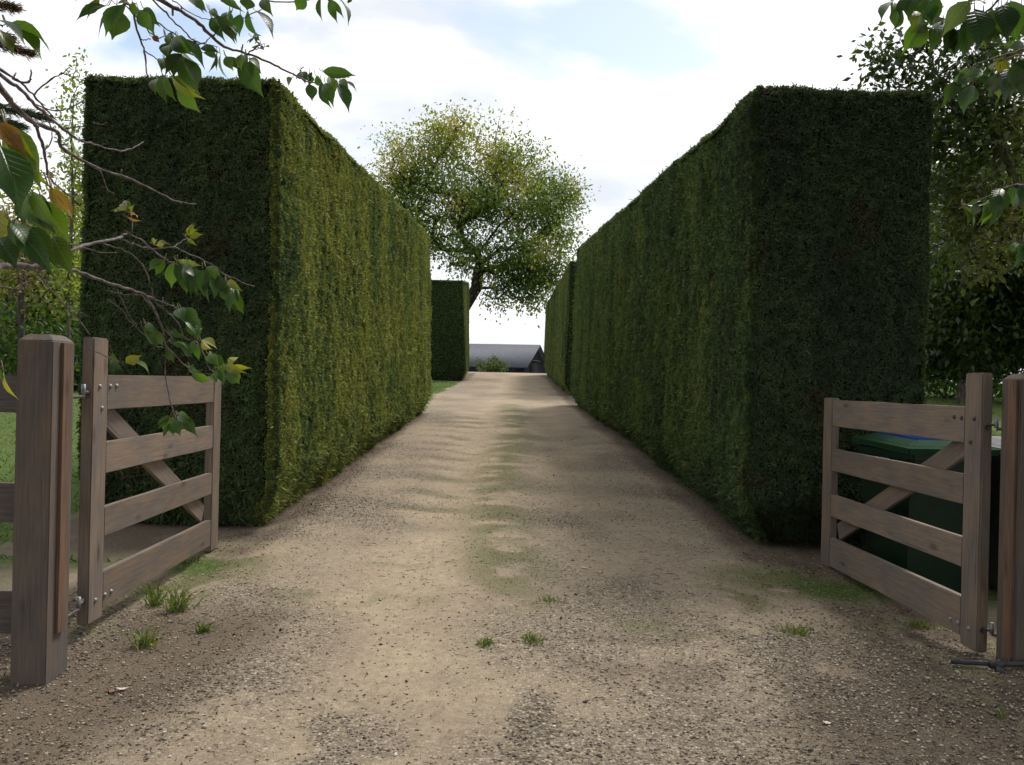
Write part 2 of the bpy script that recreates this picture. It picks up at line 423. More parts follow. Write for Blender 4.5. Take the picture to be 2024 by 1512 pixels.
def masks(x, y):
    """R gravel, G moss/grass, B dark soil and painted corner shade, A lawn"""
    x = np.asarray(x, float); y = np.asarray(y, float)
    n1 = fb2(x, y, 1.3, 4, 3); n2 = fb2(x, y, 4.5, 3, 9); n3 = fb2(x, y * 0.7, 0.55, 3, 21)
    wob = (n1 - 0.5) * 0.5 + (n2 - 0.5) * 0.3
    outl = XL(y) - x; outr = x - XR(y)
    outd = np.maximum(outl, outr)
    side = ss(-0.02, 0.3, outd + wob * 0.6)
    lawn = side * ss(4.9, 6.5, y + wob * 2)
    lawn = np.maximum(lawn * (1 - ss(36, 40, y) * ss(-8.5, -6, x) * (1 - ss(6, 8.5, x))), ss(50, 54, y))
    # bare earth right in front of and under the hedges
    under = ss(5.9, 6.4, y) * (1 - ss(37, 37.5, y)) * (np.abs(x) < 3.6) * (1 - ss(17.2, 17.8, y) * (1 - ss(29.2, 29.8, y)) * (x < 0))
    lawn = lawn * (1 - 0.93 * under)
    near_out = side * (1 - ss(4.9, 6.5, y + wob * 2))
    # ------- soil (dark, litter), with painted shade in the near corners
    soil = 0.9 * near_out * ss(0.25, 0.6, n1 + 0.15)
    soil = np.maximum(soil, 0.85 * ss(0.85, 1.6, x + wob * 1.1 - 0.2 * (y - 3.5)) * (1 - ss(4.4, 5.6, y + wob)))  # near right corner: dark soil plus painted shade
    soil = np.maximum(soil, 0.8 * ss(-1.1, -1.7, x + wob * 0.8 - 0.25 * (y - 3.5)) * (1 - ss(4.6, 5.4, y)))  # near left corner: soil colour stands in for shade
    soil = np.maximum(soil, 0.85 * under * ss(0.0, 0.25, outd + 0.12 + wob * 0.3))
    soil = np.maximum(soil, 0.5 * blob(x, y, 0.75, 4.35, 0.55, 0.42) * ss(0.35, 0.6, n2))
    soil = np.maximum(soil, 0.25 * ss(0.55, 1.5, x + wob * 0.7) * ss(5.6, 7, y) * (1 - ss(14, 20, y)) * ss(0.3, 0.62, n1))
    soil = np.maximum(soil, 0.25 * blob(x, y, 0.9, 11.5, 0.6, 3.5) * ss(0.35, 0.6, n1))
    # ------- gravel (coarse, grey)
    tr = np.exp(-((x + 0.02 - 0.1 * np.sin(y * 0.5)) / 0.36) ** 2)
    gravel = 0.46 + 0.0 * x
    gravel = gravel + 0.38 * (ss(0.36, 0.68, n1) - 0.4)
    gravel = gravel - 0.62 * np.exp(-((x + 0.62 - 0.02 * y) / 0.33) ** 2) * ss(0.3, 0.55, n3 + 0.1) - 0.6 * np.exp(-((x - 0.62) / 0.36) ** 2) * ss(0.3, 0.55, 1.05 - n3)
    gravel = np.maximum(gravel, 0.95 * blob(x, y, 0.13, 3.3, 0.13, 0.7) * ss(0.3, 0.5, n2 + 0.1))
    gravel = np.maximum(gravel, 0.9 * blob(x, y, 1.55, 4.3, 0.45, 0.8) * ss(0.3, 0.55, n2 + 0.08))
    gravel = np.maximum(gravel, 0.8 * blob(x, y, -1.35, 3.9, 0.5, 0.7) * ss(0.35, 0.6, n2))
    gravel = np.maximum(gravel, 0.75 * blob(x, y, -0.75, 3.3, 0.45, 0.5) * ss(0.3, 0.6, n2))
    gravel = np.maximum(gravel, 0.8 * blob(x, y, 0.85, 3.55, 0.4, 0.35) * ss(0.3, 0.6, n2))
    # washboard ripples across the left track
    rip = np.sin(y * 2 * math.pi / 0.78 + 2.2 * (n3 - 0.5) * 6 + 1.1 * np.sin(x * 2.2))
    ripm = np.exp(-((x + 0.55) / 0.62) ** 2) * ss(6.2, 8, y) * (1 - ss(17, 20, y))
    gravel = gravel + ripm * (0.33 * rip - 0.08)
    # ------- moss / short grass
    moss = 0.85 * tr * ss(4.2, 6.0, y + wob) * (1 - ss(16, 26, y)) * ss(0.34, 0.58, n1 * 0.5 + n2 * 0.5 + 0.02)
    moss = np.maximum(moss, 0.5 * ripm * ss(0.1, 0.9, rip) * ss(0.42, 0.65, n1))
    moss = np.maximum(moss, 0.95 * blob(x, y, 2.0, 6.0, 0.62, 0.42) * ss(0.25, 0.5, n2 + 0.1))
    moss = np.maximum(moss, 0.8 * blob(x, y, 1.38, 5.45, 0.26, 0.28) * ss(0.3, 0.55, n2 + 0.05))
    moss = np.maximum(moss, 0.6 * blob(x, y, 1.15, 4.95, 0.7, 0.3) * ss(0.45, 0.62, n2 + 0.02))
    moss = np.maximum(moss, 0.9 * blob(x, y, -2.0, 5.75, 0.42, 0.75) * ss(0.28, 0.55, n2 + 0.05))
    moss = np.maximum(moss, 0.5 * blob(x, y, -0.7, 6.15, 0.5, 0.2) * ss(0.4, 0.6, n2))
    moss = np.maximum(moss, 0.45 * blob(x, y, -1.0, 5.2, 0.8, 0.18) * ss(0.42, 0.62, n2))
    moss = np.maximum(moss, 0.6 * near_out * ss(0.47, 0.62, n2))
    moss = np.maximum(moss, 0.3 * ss(-0.7, -0.1, outd) * ss(0.5, 0.7, n2) * ss(5, 6, y))
    soil = soil * (1 - 0.7 * moss)
    return np.stack([np.clip(gravel, 0, 1), np.clip(moss, 0, 1), np.clip(soil, 0, 1), np.clip(lawn, 0, 1)], -1), rip * ripm

def relief(x, y):
    near = 1 - ss(12, 30, y)
    m, rip = masks(x, y)
    z = (fb2(x, y, 2.2, 3, 41) - 0.5) * 0.035 + (fb2(x, y, 9, 3, 45) - 0.5) * 0.014 * (0.5 + m[..., 0]) + m[..., 1] * 0.008 * fb2(x, y, 14, 2, 5)
    track = -0.02 * (np.exp(-((x + 0.62) / 0.3) ** 2) + np.exp(-((x - 0.62) / 0.3) ** 2)) + 0.008 * np.exp(-(x / 0.3) ** 2)
    inside = 1 - ss(1.4, 1.9, np.abs(x))
    return (z + track * inside) * near - 0.006 * rip, m

def grid_mesh(name, X, Y, Z, msk, mat):
    ny, nx = X.shape
    V = np.stack([X, Y, Z], -1).reshape(-1, 3)
    idx = np.arange(ny * nx).reshape(ny, nx)
    Q = np.stack([idx[:-1, :-1], idx[:-1, 1:], idx[1:, 1:], idx[1:, :-1]], -1).reshape(-1, 4)
    me = npmesh(name, V, Q, mats=[mat], smooth=True)
    a = me.attributes.new('Mask', 'FLOAT_COLOR', 'POINT')
    a.data.foreach_set('color', msk.reshape(-1, 4).astype(np.float32).ravel())
    b = me.attributes.new('Lawn', 'FLOAT', 'POINT')
    b.data.foreach_set('value', msk[..., 3].astype(np.float32).ravel())
    return me

def ground_mat():
    m, n, l = new_mat('ground_earth')
    o = n('ShaderNodeOutputMaterial')
    pr = n('ShaderNodeBsdfPrincipled'); pr.inputs['Roughness'].default_value = 0.95; pr.inputs['Specular IOR Level'].default_value = 0.12
    at = n('ShaderNodeAttribute'); at.attribute_name = 'Mask'
    al = n('ShaderNodeAttribute'); al.attribute_name = 'Lawn'
    sep = n('ShaderNodeSeparateColor'); l(at.outputs['Color'], sep.inputs[0])
    tcn = n('ShaderNodeTexCoord')
    def noise(scale, detail=5, rough=0.6, vec=None):
        q = n('ShaderNodeTexNoise'); q.inputs['Scale'].default_value = scale; q.inputs['Detail'].default_value = detail; q.inputs['Roughness'].default_value = rough
        l(vec or tcn.outputs['Object'], q.inputs['Vector']); return q
    def ramp(src, stops):
        r = n('ShaderNodeValToRGB')
        els = r.color_ramp.elements
        while len(els) < len(stops): els.new(0.5)
        for e, (p, c) in zip(els, stops):
            e.position = p; e.color = (*c, 1) if len(c) == 3 else c
        l(src, r.inputs[0]); return r
    def mix(f, a, b, mode='MIX'):
        q = n('ShaderNodeMix'); q.data_type = 'RGBA'; q.blend_type = mode
        if isinstance(f, float): q.inputs[0].default_value = f
        else: l(f, q.inputs[0])
        for s, i in ((a, 6), (b, 7)):
            if isinstance(s, tuple): q.inputs[i].default_value = (*s, 1)
            else: l(s, q.inputs[i])
        return q.outputs[2]
    def math_(op, a, b):
        q = n('ShaderNodeMath'); q.operation = op; q.use_clamp = True
        for s, i in ((a, 0), (b, 1)):
            if isinstance(s, (int, float)): q.inputs[i].default_value = s
            else: l(s, q.inputs[i])
        return q.outputs[0]
    fine = noise(150, 6, 0.75); mid = noise(22, 6, 0.65); big = noise(1.6, 4)
    dirt = ramp(mid.outputs['Fac'], [(0.3, (0.27, 0.22, 0.16)), (0.5, (0.35, 0.288, 0.21)), (0.72, (0.42, 0.35, 0.262))])
    dirt = mix(0.75, dirt.outputs[0], ramp(fine.outputs['Fac'], [(0.36, (0.42, 0.4, 0.37)), (0.47, (0.95, 0.95, 0.95)), (0.63, (1.3, 1.3, 1.3))]).outputs[0], 'MULTIPLY')
    dirt = mix(0.8, dirt, ramp(big.outputs['Fac'], [(0.35, (0.86, 0.82, 0.8)), (0.65, (1.08, 1.06, 1.0))]).outputs[0], 'MULTIPLY')
    vo = n('ShaderNodeTexVoronoi'); vo.inputs['Scale'].default_value = 75; l(tcn.outputs['Object'], vo.inputs['Vector'])
    sc = n('ShaderNodeSeparateColor'); l(vo.outputs['Color'], sc.inputs[0])
    grav = ramp(sc.outputs[0], [(0.0, (0.11, 0.09, 0.07)), (0.35, (0.2, 0.165, 0.125)), (0.7, (0.29, 0.245, 0.19)), (0.95, (0.42, 0.37, 0.3)), (1.0, (0.6, 0.55, 0.47))])
    grav = mix(0.9, grav.outputs[0], ramp(vo.outputs['Distance'], [(0.25, (1.1, 1.1, 1.1)), (0.65, (0.5, 0.48, 0.46))]).outputs[0], 'MULTIPLY')
    soil = ramp(fine.outputs['Fac'], [(0.38, (0.03, 0.022, 0.016)), (0.49, (0.085, 0.064, 0.048)), (0.58, (0.15, 0.115, 0.085)), (0.66, (0.3, 0.25, 0.19))])
    moss = ramp(fine.outputs['Fac'], [(0.4, (0.05, 0.055, 0.022)), (0.5, (0.13, 0.13, 0.06)), (0.62, (0.24, 0.215, 0.12))])
    lawn = ramp(mid.outputs['Fac'], [(0.3, (0.045, 0.075, 0.018)), (0.5, (0.075, 0.115, 0.028)), (0.7, (0.12, 0.16, 0.045))])
    bgn = ramp(mid.outputs['Fac'], [(0.3, (0.3, 0.3, 0.3)), (0.7, (0.7, 0.7, 0.7))])
    jit = math_('SUBTRACT', bgn.outputs[0], 0.5)
    def soft(ch, lo, hi):
        q = n('ShaderNodeMath'); q.operation = 'MULTIPLY_ADD'; q.inputs[1].default_value = 0.9; l(jit_raw, q.inputs[0]); l(ch, q.inputs[2])
        r = n('ShaderNodeMapRange'); r.inputs[1].default_value = lo; r.inputs[2].default_value = hi; l(q.outputs[0], r.inputs[0]); return r.outputs[0]
    jr = n('ShaderNodeMath'); jr.operation = 'SUBTRACT'; jr.inputs[1].default_value = 0.5; l(fine.outputs['Fac'], jr.inputs[0]); jit_raw = jr.outputs[0]
    c = mix(soft(sep.outputs[0], 0.1, 0.95), dirt, grav)
    c = mix(soft(sep.outputs[2], 0.15, 0.95), c, soil.outputs[0])
    c = mix(soft(sep.outputs[1], 0.15, 0.95), c, moss.outputs[0])
    c = mix(soft(al.outputs['Fac'], 0.25, 0.8), c, lawn.outputs[0])
    l(c, pr.inputs['Base Color'])
    b1 = n('ShaderNodeBump'); b1.inputs['Strength'].default_value = 0.6; b1.inputs['Distance'].default_value = 0.006
    l(fine.outputs['Fac'], b1.inputs['Height'])
    b2 = n('ShaderNodeBump'); b2.inputs['Distance'].default_value = 0.006; b2.invert = True
    l(math_('MULTIPLY', sep.outputs[0], 0.8), b2.inputs['Strength']); l(vo.outputs['Distance'], b2.inputs['Height']); l(b1.outputs[0], b2.inputs['Normal'])
    l(b2.outputs[0], pr.inputs['Normal'])
    l(pr.outputs[0], o.inputs['Surface'])
    return m
M['ground'] = ground_mat()

def grow_axis(stops):
    r = []
    for (a, b, d0, d1) in stops:
        x = a
        while x < b - 1e-6:
            r.append(x); t = (x - a) / (b - a); x += d0 * (1 - t) + d1 * t
    r.append(stops[-1][1])
    return np.array(r)

xs = grow_axis([(2.6, 5, 0.06, 0.3), (5, 30, 0.3, 4), (30, 600, 6, 80)])
xs = np.concatenate([-xs[::-1], grow_axis([(-2.55, 2.6, 0.05, 0.05)])[:-1], xs])
ys = grow_axis([(-60, 0, 8, 0.5), (0, 2.6, 0.4, 0.08), (2.6, 8, 0.04, 0.07), (8, 40, 0.07, 0.8), (40, 120, 0.8, 8), (120, 900, 10, 120)])
GX, GY = np.meshgrid(xs, ys)
rz, mk = relief(GX, GY)
ground = link('ground', grid_mesh('ground', GX, GY, gz(GX, GY) + rz, mk, M['ground']))
tag(ground, kind='structure')
# driveway: its own sheet a little above the ground
yd = grow_axis([(-6, 2.4, 0.3, 0.1), (2.4, 8, 0.022, 0.045), (8, 50, 0.045, 0.4)])
sx = np.linspace(0, 1, 180)
DX = XL(yd)[:, None] * (1 - sx) + XR(yd)[:, None] * sx
DY = yd[:, None] * np.ones_like(DX)
rz, mk = relief(DX, DY)
edge = np.minimum(sx, 1 - sx)[None, :]
drive = link('driveway', grid_mesh('driveway', DX, DY, gz(DX, DY) + rz + 0.006 * ss(0.0, 0.03, edge) - 0.002, mk, M['ground']))
tag(drive, kind='structure')

def gtop(x, y):
    """surface height including relief (arrays)"""
    x = np.atleast_1d(np.asarray(x, float)); y = np.atleast_1d(np.asarray(y, float))
    r, _ = relief(x, y)
    return gz(x, y) + r + 0.004

# ------------------------------------------------------------------ clipped yew hedges
def hedge(name, label, bot, top, dens, yellow, front_shade=0.5, hollow=None, seed=1, mean=0.5):
    """bot/top: inner-near, outer-near, outer-far, inner-far corner points"""
    bot = [np.asarray(p, float) for p in bot]; top = [np.asarray(p, float) for p in top]
    cen = sum(bot + top) / 8
    faces = {'front': (bot[0], bot[1], top[1], top[0]), 'outer': (bot[1], bot[2], top[2], top[1]),
             'back': (bot[2], bot[3], top[3], top[2]), 'inner': (bot[3], bot[0], top[0], top[3]),
             'top': (top[0], top[1], top[2], top[3])}
    def disp(p):
        q = p * np.array([1, 1, 0.35])
        return (fbm(q, 1.1, 3, seed) - 0.5) * 0.12 + (fbm(p, 4.5, 2, seed + 3) - 0.5) * 0.045 + (fbm(p, 17, 2, seed + 5) - 0.5) * 0.05
    def surf(key, s, t):
        a, b, c, d = faces[key]
        s = s[:, None]; t = t[:, None]
        p = (a * (1 - s) + b * s) * (1 - t) + (d * (1 - s) + c * s) * t
        nr = unit(np.cross(b - a, d - a)[None, :])
        if np.dot(nr[0], (a + b + c + d) / 4 - cen) < 0: nr = -nr
        nr = nr * np.ones_like(p)
        # pulled in near the ground, rounded at the arrises
        ins = np.zeros(len(p))
        if key != 'top':
            h = p[:, 2] - gz(p[:, 0], p[:, 1])
            gi = (0.10 + 0.16 * fbm(p, 1.7, 2, seed + 9)) * (1 - ss(0.0, 0.42, h))
            ins += gi
            p = p + unit((b - a)[None]) * (gi * (1 - 2 * s[:, 0]))[:, None]
            if hollow is not None and key == 'front':
                ins += hollow(p)
        wdt = np.linalg.norm(b - a); hgt = np.linalg.norm(d - a)
        e = np.minimum(np.minimum(s[:, 0], 1 - s[:, 0]) * wdt, (1 - t[:, 0]) * hgt if key != 'top' else np.minimum(t[:, 0], 1 - t[:, 0]) * hgt)
        ins += 0.028 * (1 - ss(0, 0.06, e))
        return p + nr * (disp(p) - ins)[:, None], nr
    G = Geo()
    lv, lq, lc, ln_ = [], [], [], 0
    for key, (a, b, c, d) in faces.items():
        W = np.linalg.norm(b - a); H = np.linalg.norm(d - a)
        nu, nv = max(4, int(W / 0.09)), max(4, int(H / 0.09))
        nu, nv = min(nu, 160), min(nv, 60)
        U, Vv = np.meshgrid(np.linspace(0, 1, nu), np.linspace(0, 1, nv))
        p, nr = surf(key, U.ravel(), Vv.ravel())
        p = p - nr * 0.03
        idx = np.arange(nu * nv).reshape(nv, nu)
        Q = np.stack([idx[:-1, :-1], idx[:-1, 1:], idx[1:, 1:], idx[1:, :-1]], -1).reshape(-1, 4)
        G.add(p, Q)
        if key == 'back': continue
        # leafy twig tips, thinner with distance
        n = int(W * H * dens * {'top': 0.5, 'outer': 0.3}.get(key, 1.0))
        s = rng.random(n); t = rng.random(n)
        ed_ = rng.random(n) < 0.03                     # twig ends thicken along the clipped arrises
        s = np.where(ed_, np.round(s) + (0.5 - np.round(s)) * 2 * rng.random(n) * 0.05 / W, s)
        p, nr = surf(key, s, t)
        Y = p[:, 1]
        keep = rng.random(n) < np.clip((bot[0][1] / Y) ** 1.0, 0, 1)
        p, nr, Y = p[keep], nr[keep], Y[keep]
        n = len(p)
        size = (Y / bot[0][1]) ** 0.55
        # leaf tint: fine growth streaks that hang down the face over a slow mottling
        q = p * np.array([10.0, 10.0, 1.5])
        st = fbm(q, 1.0, 3, seed + 31); sp = fbm(p * np.array([1, 1, 0.6]), 1.5, 3, seed + 37); fn = fbm(p, 14, 2, seed + 41)
        yl = np.clip(mean + (0.017 * np.clip(Y - 8, 0, 10) if key == 'inner' else 0) + (st - 0.5) * 0.75 + (sp - 0.5) * 1.1 + (fn - 0.5) * 1.0, 0.02, 1) * yellow  # inner faces get lighter with depth
        if key in ('front', 'outer'): yl = yl * front_shade  # shade of the front and outer faces painted into the leaf colour
        dead = (fbm(p, 3.0, 2, seed + 51) > 0.74).astype(float) * (rng.random(n) < 0.35)
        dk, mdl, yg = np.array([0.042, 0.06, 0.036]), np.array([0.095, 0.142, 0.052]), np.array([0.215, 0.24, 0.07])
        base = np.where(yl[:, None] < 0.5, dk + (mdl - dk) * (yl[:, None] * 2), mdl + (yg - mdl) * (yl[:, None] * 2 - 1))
        base = base * (1 - dead[:, None]) + np.array([0.075, 0.05, 0.03]) * dead[:, None]
        hgt_ = p[:, 2] - gz(p[:, 0], p[:, 1])
        loose = (1 - ss(0.1, 0.6, hgt_)) if key != 'top' else np.zeros(n)
        for k in range(3):
            d = unit(nr * (0.12 + 0.42 * rng.random((n, 1))) + rand_dirs(n) * 0.9 + np.array([0, 0, 0.1]))
            ll = (0.012 + 0.016 * rng.random(n)) * size
            stray = rng.random(n) < 0.004 + 0.07 * loose
            ll = np.where(stray, ll * 2.6, ll)
            sd_ = unit(np.cross(d, unit(nr + rand_dirs(n) * 0.55 + np.array([0, 0, 0.25]))))
            col = base * (0.8 + 0.4 * rng.random((n, 1)))
            V, Qd, cc = leaf_quads(p - nr * (0.012 - 0.05 * (stray * rng.random(n))[:, None]) + rand_dirs(n) * 0.01, d, sd_, ll, np.where(stray, ll * 0.16, ll * 0.5), col, 0.05)
            lv.append(V); lq.append(Qd + ln_); lc.append(cc); ln_ += len(V)
    Vc = np.concatenate(G.V); Qc = np.concatenate(G.Q)
    Vall = np.concatenate([Vc] + lv); Qall = np.concatenate([Qc] + [q + len(Vc) for q in lq])
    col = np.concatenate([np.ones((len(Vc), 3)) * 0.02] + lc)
    mi = np.concatenate([np.zeros(len(Qc)), np.ones(len(Qall) - len(Qc))])
    o = link(name, npmesh(name, Vall, Qall, col=col, mats=[M['yew_core'], M['yew']], midx=mi))
    return tag(o, label, 'hedge', 'clipped yew hedges along the drive')

def drop(p, d=0.02):
    p = np.array(p, float); p[2] = float(gz(p[0], p[1])) + d; return p

def shift(p, dx, dy=0.0):
    return np.array([p[0] + dx, p[1] + dy, p[2]])

Yn = 7.0
a, b = P(545, 1045, Yn), P(148, 1045, Yn)
ta, tb = P(550, 154, Yn), P(163, 146, Yn)
fa, tfa = P(850, 812, 17.7), P(850, 466, 17.7)
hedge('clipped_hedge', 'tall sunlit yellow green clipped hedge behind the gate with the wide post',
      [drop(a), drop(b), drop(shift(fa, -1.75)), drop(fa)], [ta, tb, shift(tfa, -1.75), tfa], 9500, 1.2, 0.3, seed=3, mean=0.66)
Yr = 6.95
a, b = P(1480, 1080, Yr), P(1823, 1080, Yr)
ta, tb = P(1497, 170, Yr), P(1845, 179, Yr)
fa, tfa = P(1126, 798, 20.6), P(1141, 491, 20.6)
def hol(p):
    return 0.3 * blob(p[:, 0], p[:, 2], 2.35, 0.12, 0.5, 0.28)
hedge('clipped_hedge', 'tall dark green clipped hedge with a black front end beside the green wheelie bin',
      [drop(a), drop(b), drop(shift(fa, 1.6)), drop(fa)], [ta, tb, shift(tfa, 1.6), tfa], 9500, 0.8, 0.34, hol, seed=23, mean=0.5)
a = P(922, 754, 30.0); ta = P(915, 554, 30.0); fa = P(928, 746, 32.6); tfa = P(927, 558, 32.6)
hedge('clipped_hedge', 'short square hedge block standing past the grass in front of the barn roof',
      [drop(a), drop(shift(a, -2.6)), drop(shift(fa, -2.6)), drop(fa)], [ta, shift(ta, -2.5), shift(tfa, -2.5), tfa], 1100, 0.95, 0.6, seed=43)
a = P(1112, 780, 23.7); ta = P(1126, 516, 23.7); fa = P(1073, 741, 36.4); tfa = P(1079, 602, 36.4)
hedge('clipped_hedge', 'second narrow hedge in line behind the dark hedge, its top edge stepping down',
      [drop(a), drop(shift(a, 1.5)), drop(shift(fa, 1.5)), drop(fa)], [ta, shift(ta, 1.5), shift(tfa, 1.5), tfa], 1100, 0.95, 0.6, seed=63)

# ------------------------------------------------------------------ timber: gates, posts, fences
def board(name, p0, p1, wdir, wd, th, mat, parent, bevel=0.004, cut=None):
    """bar from p0 to p1 (local X), wd across along wdir, th along the third axis"""
    p0, p1, wdir = Vector(p0), Vector(p1), Vector(wdir)
    x = (p1 - p0); ln = x.length; x.normalize()
    z = x.cross(wdir).normalized(); y = z.cross(x).normalized()
    bm = bmesh.new()
    bmesh.ops.create_cube(bm, size=1)
    for v in bm.verts:
        v.co = Vector((v.co.x * ln, v.co.y * wd, v.co.z * th))
    if cut: cut(bm, ln, wd, th)
    # a few cuts so that the edges can wander like sawn timber
    bmesh.ops.subdivide_edges(bm, edges=[e for e in bm.edges if abs((e.verts[0].co - e.verts[1].co).x) > ln * 0.5], cuts=6)
    for v in bm.verts:
        if abs(v.co.x) < ln * 0.49:
            v.co.y += random.uniform(-1, 1) * 0.0012; v.co.z += random.uniform(-1, 1) * 0.001
    bmesh.ops.bevel(bm, geom=[e for e in bm.edges if e.calc_face_angle(0) > 0.5], offset=bevel, segments=2, affect='EDGES')
    me = bpy.data.meshes.new(name)
    bm.to_mesh(me); bm.free()
    me.materials.append(mat)
    o = bpy.data.objects.new(name, me)
    C.objects.link(o)
    mw = Matrix((x, y, z)).transposed().to_4x4()
    mw.translation = (p0 + p1) / 2
    if parent is not None:
        o.parent = parent
        o.matrix_parent_inverse = Matrix()
        o.matrix_local = Matrix.Translation(-Vector(parent.location)) @ mw
    else:
        o.matrix_world = mw
    return o

def disc_bolt(name, p, axis, r, h, mat, parent, ring=False):
    bm = bmesh.new()
    if ring:
        segs = 14
        prof = [(r, 0), (r, h), (r * 0.55, h), (r * 0.5, h * 0.2), (0.0001, h * 0.2)]
    else:
        segs = 12
        prof = [(r, 0), (r * 0.97, h * 0.35), (r * 0.8, h * 0.7), (r * 0.45, h * 0.95), (0.0001, h)]
    rings = []
    for (rr, zz) in prof:
        rings.append([bm.verts.new((rr * math.cos(2 * math.pi * k / segs), rr * math.sin(2 * math.pi * k / segs), zz)) for k in range(segs)])
    for i in range(len(rings) - 1):
        for k in range(segs):
            bm.faces.new((rings[i][k], rings[i][(k + 1) % segs], rings[i + 1][(k + 1) % segs], rings[i + 1][k]))
    me = bpy.data.meshes.new(name); bm.to_mesh(me); bm.free()
    for pg in me.polygons: pg.use_smooth = True
    me.materials.append(mat)
    o = bpy.data.objects.new(name, me); C.objects.link(o)
    mw = Vector(axis).to_track_quat('Z', 'Y').to_matrix().to_4x4(); mw.translation = Vector(p)
    o.parent = parent
    o.matrix_local = Matrix.Translation(-Vector(parent.location)) @ mw
    return o

def gate(label, sgn, xn, yn, xf, yf, sw, rails, ztop, zbot, zftop, zfbot):
    """sgn +1: drive side faces +X (left gate). Near/far stile front edges at yn / yf; sw stile width along the gate"""
    th = 0.057
    root = empty('wooden_gate', (xn, yn, zbot), label, 'gate', 'pair of open timber drive gates')
    d = Vector((xf - xn, yf - yn, 0)).normalized()
    nrm = Vector((d.y, -d.x, 0)) * sgn            # towards the drive
    if nrm.x * sgn < 0: nrm = -nrm
    A = Vector((xn, yn, 0)); B = Vector((xf, yf, 0))
    back = -nrm * th / 2
    def bev(bm, ln, wd, t):                       # weathered top
        for v in bm.verts:
            if v.co.x > 0 and v.co.z * (1 if sgn > 0 else 1) > 0: v.co.x -= 0.0
    s0 = A + d * sw / 2 + back
    hs = board('hanging_stile', s0 + Vector((0, 0, zbot)), s0 + Vector((0, 0, ztop)), d, sw, th, M['gate_wood'], root, 0.007)
    s1 = B + d * sw / 2 + back
    board('closing_stile', s1 + Vector((0, 0, zfbot)), s1 + Vector((0, 0, zftop)), d, sw * 0.98, th, M['gate_wood'], root, 0.006)
    rt = 0.036
    ra = A + d * (sw + 0.0005); rb = B - d * 0.0005
    for (zt, zb) in rails:
        off = -nrm * (rt / 2 + 0.002)
        board('rail', ra + off + Vector((0, 0, (zt + zb) / 2)), rb + off + Vector((0, 0, (zt + zb) / 2)), (0, 0, 1), zt - zb, rt, M['gate_wood'], root, 0.004)
    # diagonal brace behind the rails: hinge top to toe
    off = -nrm * (rt + 0.002 + 0.012)
    pa = ra + d * 0.03 + off + Vector((0, 0, rails[0][1] - 0.0)); pb = rb - d * 0.06 + off + Vector((0, 0, rails[3][0] + 0.05))
    br = board('diagonal_brace', pa, pb, (0, 0, 1), 0.125, 0.024, M['gate_wood'], root, 0.004)
    # carriage bolts
    for (al, z) in ((sw * 0.42, rails[0][0] - 0.06), (sw + 0.03, rails[0][0] - 0.06), (sw + 0.105, rails[0][0] - 0.058), (sw * 0.6, rails[0][1] + 0.01),
                    (sw * 0.45, rails[3][1] + 0.062), (sw + 0.02, rails[3][1] + 0.062), (sw + 0.095, rails[3][1] + 0.062)):
        q = A + d * al + Vector((0, 0, z)) + (-nrm * 0.002 if al > sw else Vector((0, 0, 0)))
        disc_bolt('bolt', q, nrm, 0.0125, 0.011, M['steel'] if sgn > 0 or z < 0.5 else M['dark_steel'], root)
    for z in (rails[0][0] - 0.10, rails[3][1] + 0.075):
        disc_bolt('hinge_nut', A + back + Vector((0, 0, z)), -d, 0.018, 0.006, M['dark_steel'], root, ring=True)
    return root, A + back, d

LG = [(1.342, 1.162), (0.997, 0.837), (0.663, 0.5125), (0.3306, 0.1462)]
RG = [(1.276, 1.084), (0.916, 0.756), (0.580, 0.421), (0.264, 0.055)]
lg, lA, ld = gate('open wooden gate beneath the cherry twigs, against the sunlit yellow green hedge', 1, -2.068, 4.38, -2.103, 6.27, 0.168, LG, 1.5275, 0.1004, 1.348, 0.103)
rg, rA, rd = gate('open wooden gate screening the green wheelie bin beside the dark hedge', -1, 2.425, 4.57, 2.362, 6.53, 0.165, RG, 1.457, 0.012, 1.29, 0.035)

def post(label, x0, x1, y0, y1, z1, sgn, batten, mat):
    """square post with chamfered top; batten on the drive side"""
    cx, cy = (x0 + x1) / 2, (y0 + y1) / 2
    zb = float(gz(cx, cy)) - 0.08
    root = empty('gate_post', (cx, cy, zb), label, 'gate post', 'timber gate posts')
    hx, hy = (x1 - x0) / 2, (y1 - y0) / 2
    bm = bmesh.new()
    H = z1 - zb
    ch, tp = 0.028, 0.03
    lv = []
    for (z, i) in ((0, 0), (H - ch, 0), (H, tp)):
        lv.append([bm.verts.new((sx * (hx - i), sy * (hy - i), z)) for (sx, sy) in ((-1, -1), (1, -1), (1, 1), (-1, 1))])
    for a_, b_ in ((0, 1), (1, 2)):
        for k in range(4):
            bm.faces.new((lv[a_][k], lv[a_][(k + 1) % 4], lv[b_][(k + 1) % 4], lv[b_][k]))
    bm.faces.new(lv[2]); bm.faces.new(lv[0][::-1])
    bmesh.ops.bevel(bm, geom=[e for e in bm.edges], offset=0.004, segments=2, affect='EDGES')
    # grain runs up the post: swap so that local X is up
    me = bpy.data.meshes.new('shaft')
    bm.transform(Matrix.Rotation(math.radians(90), 4, 'Y'))
    bm.to_mesh(me); bm.free()
    me.materials.append(mat)
    o = bpy.data.objects.new('shaft', me); C.objects.link(o)
    o.parent = root
    o.matrix_local = Matrix.Rotation(math.radians(-90), 4, 'Y')
    bx = x1 if sgn > 0 else x0
    (ba, bb, bz0, bz1) = batten
    board('batten', (bx + sgn * 0.0075, (ba + bb) / 2, bz0), (bx + sgn * 0.0075, (ba + bb) / 2, bz1), (0, 1, 0), bb - ba, 0.015, M['batten_wood'], root, 0.002)
    return root

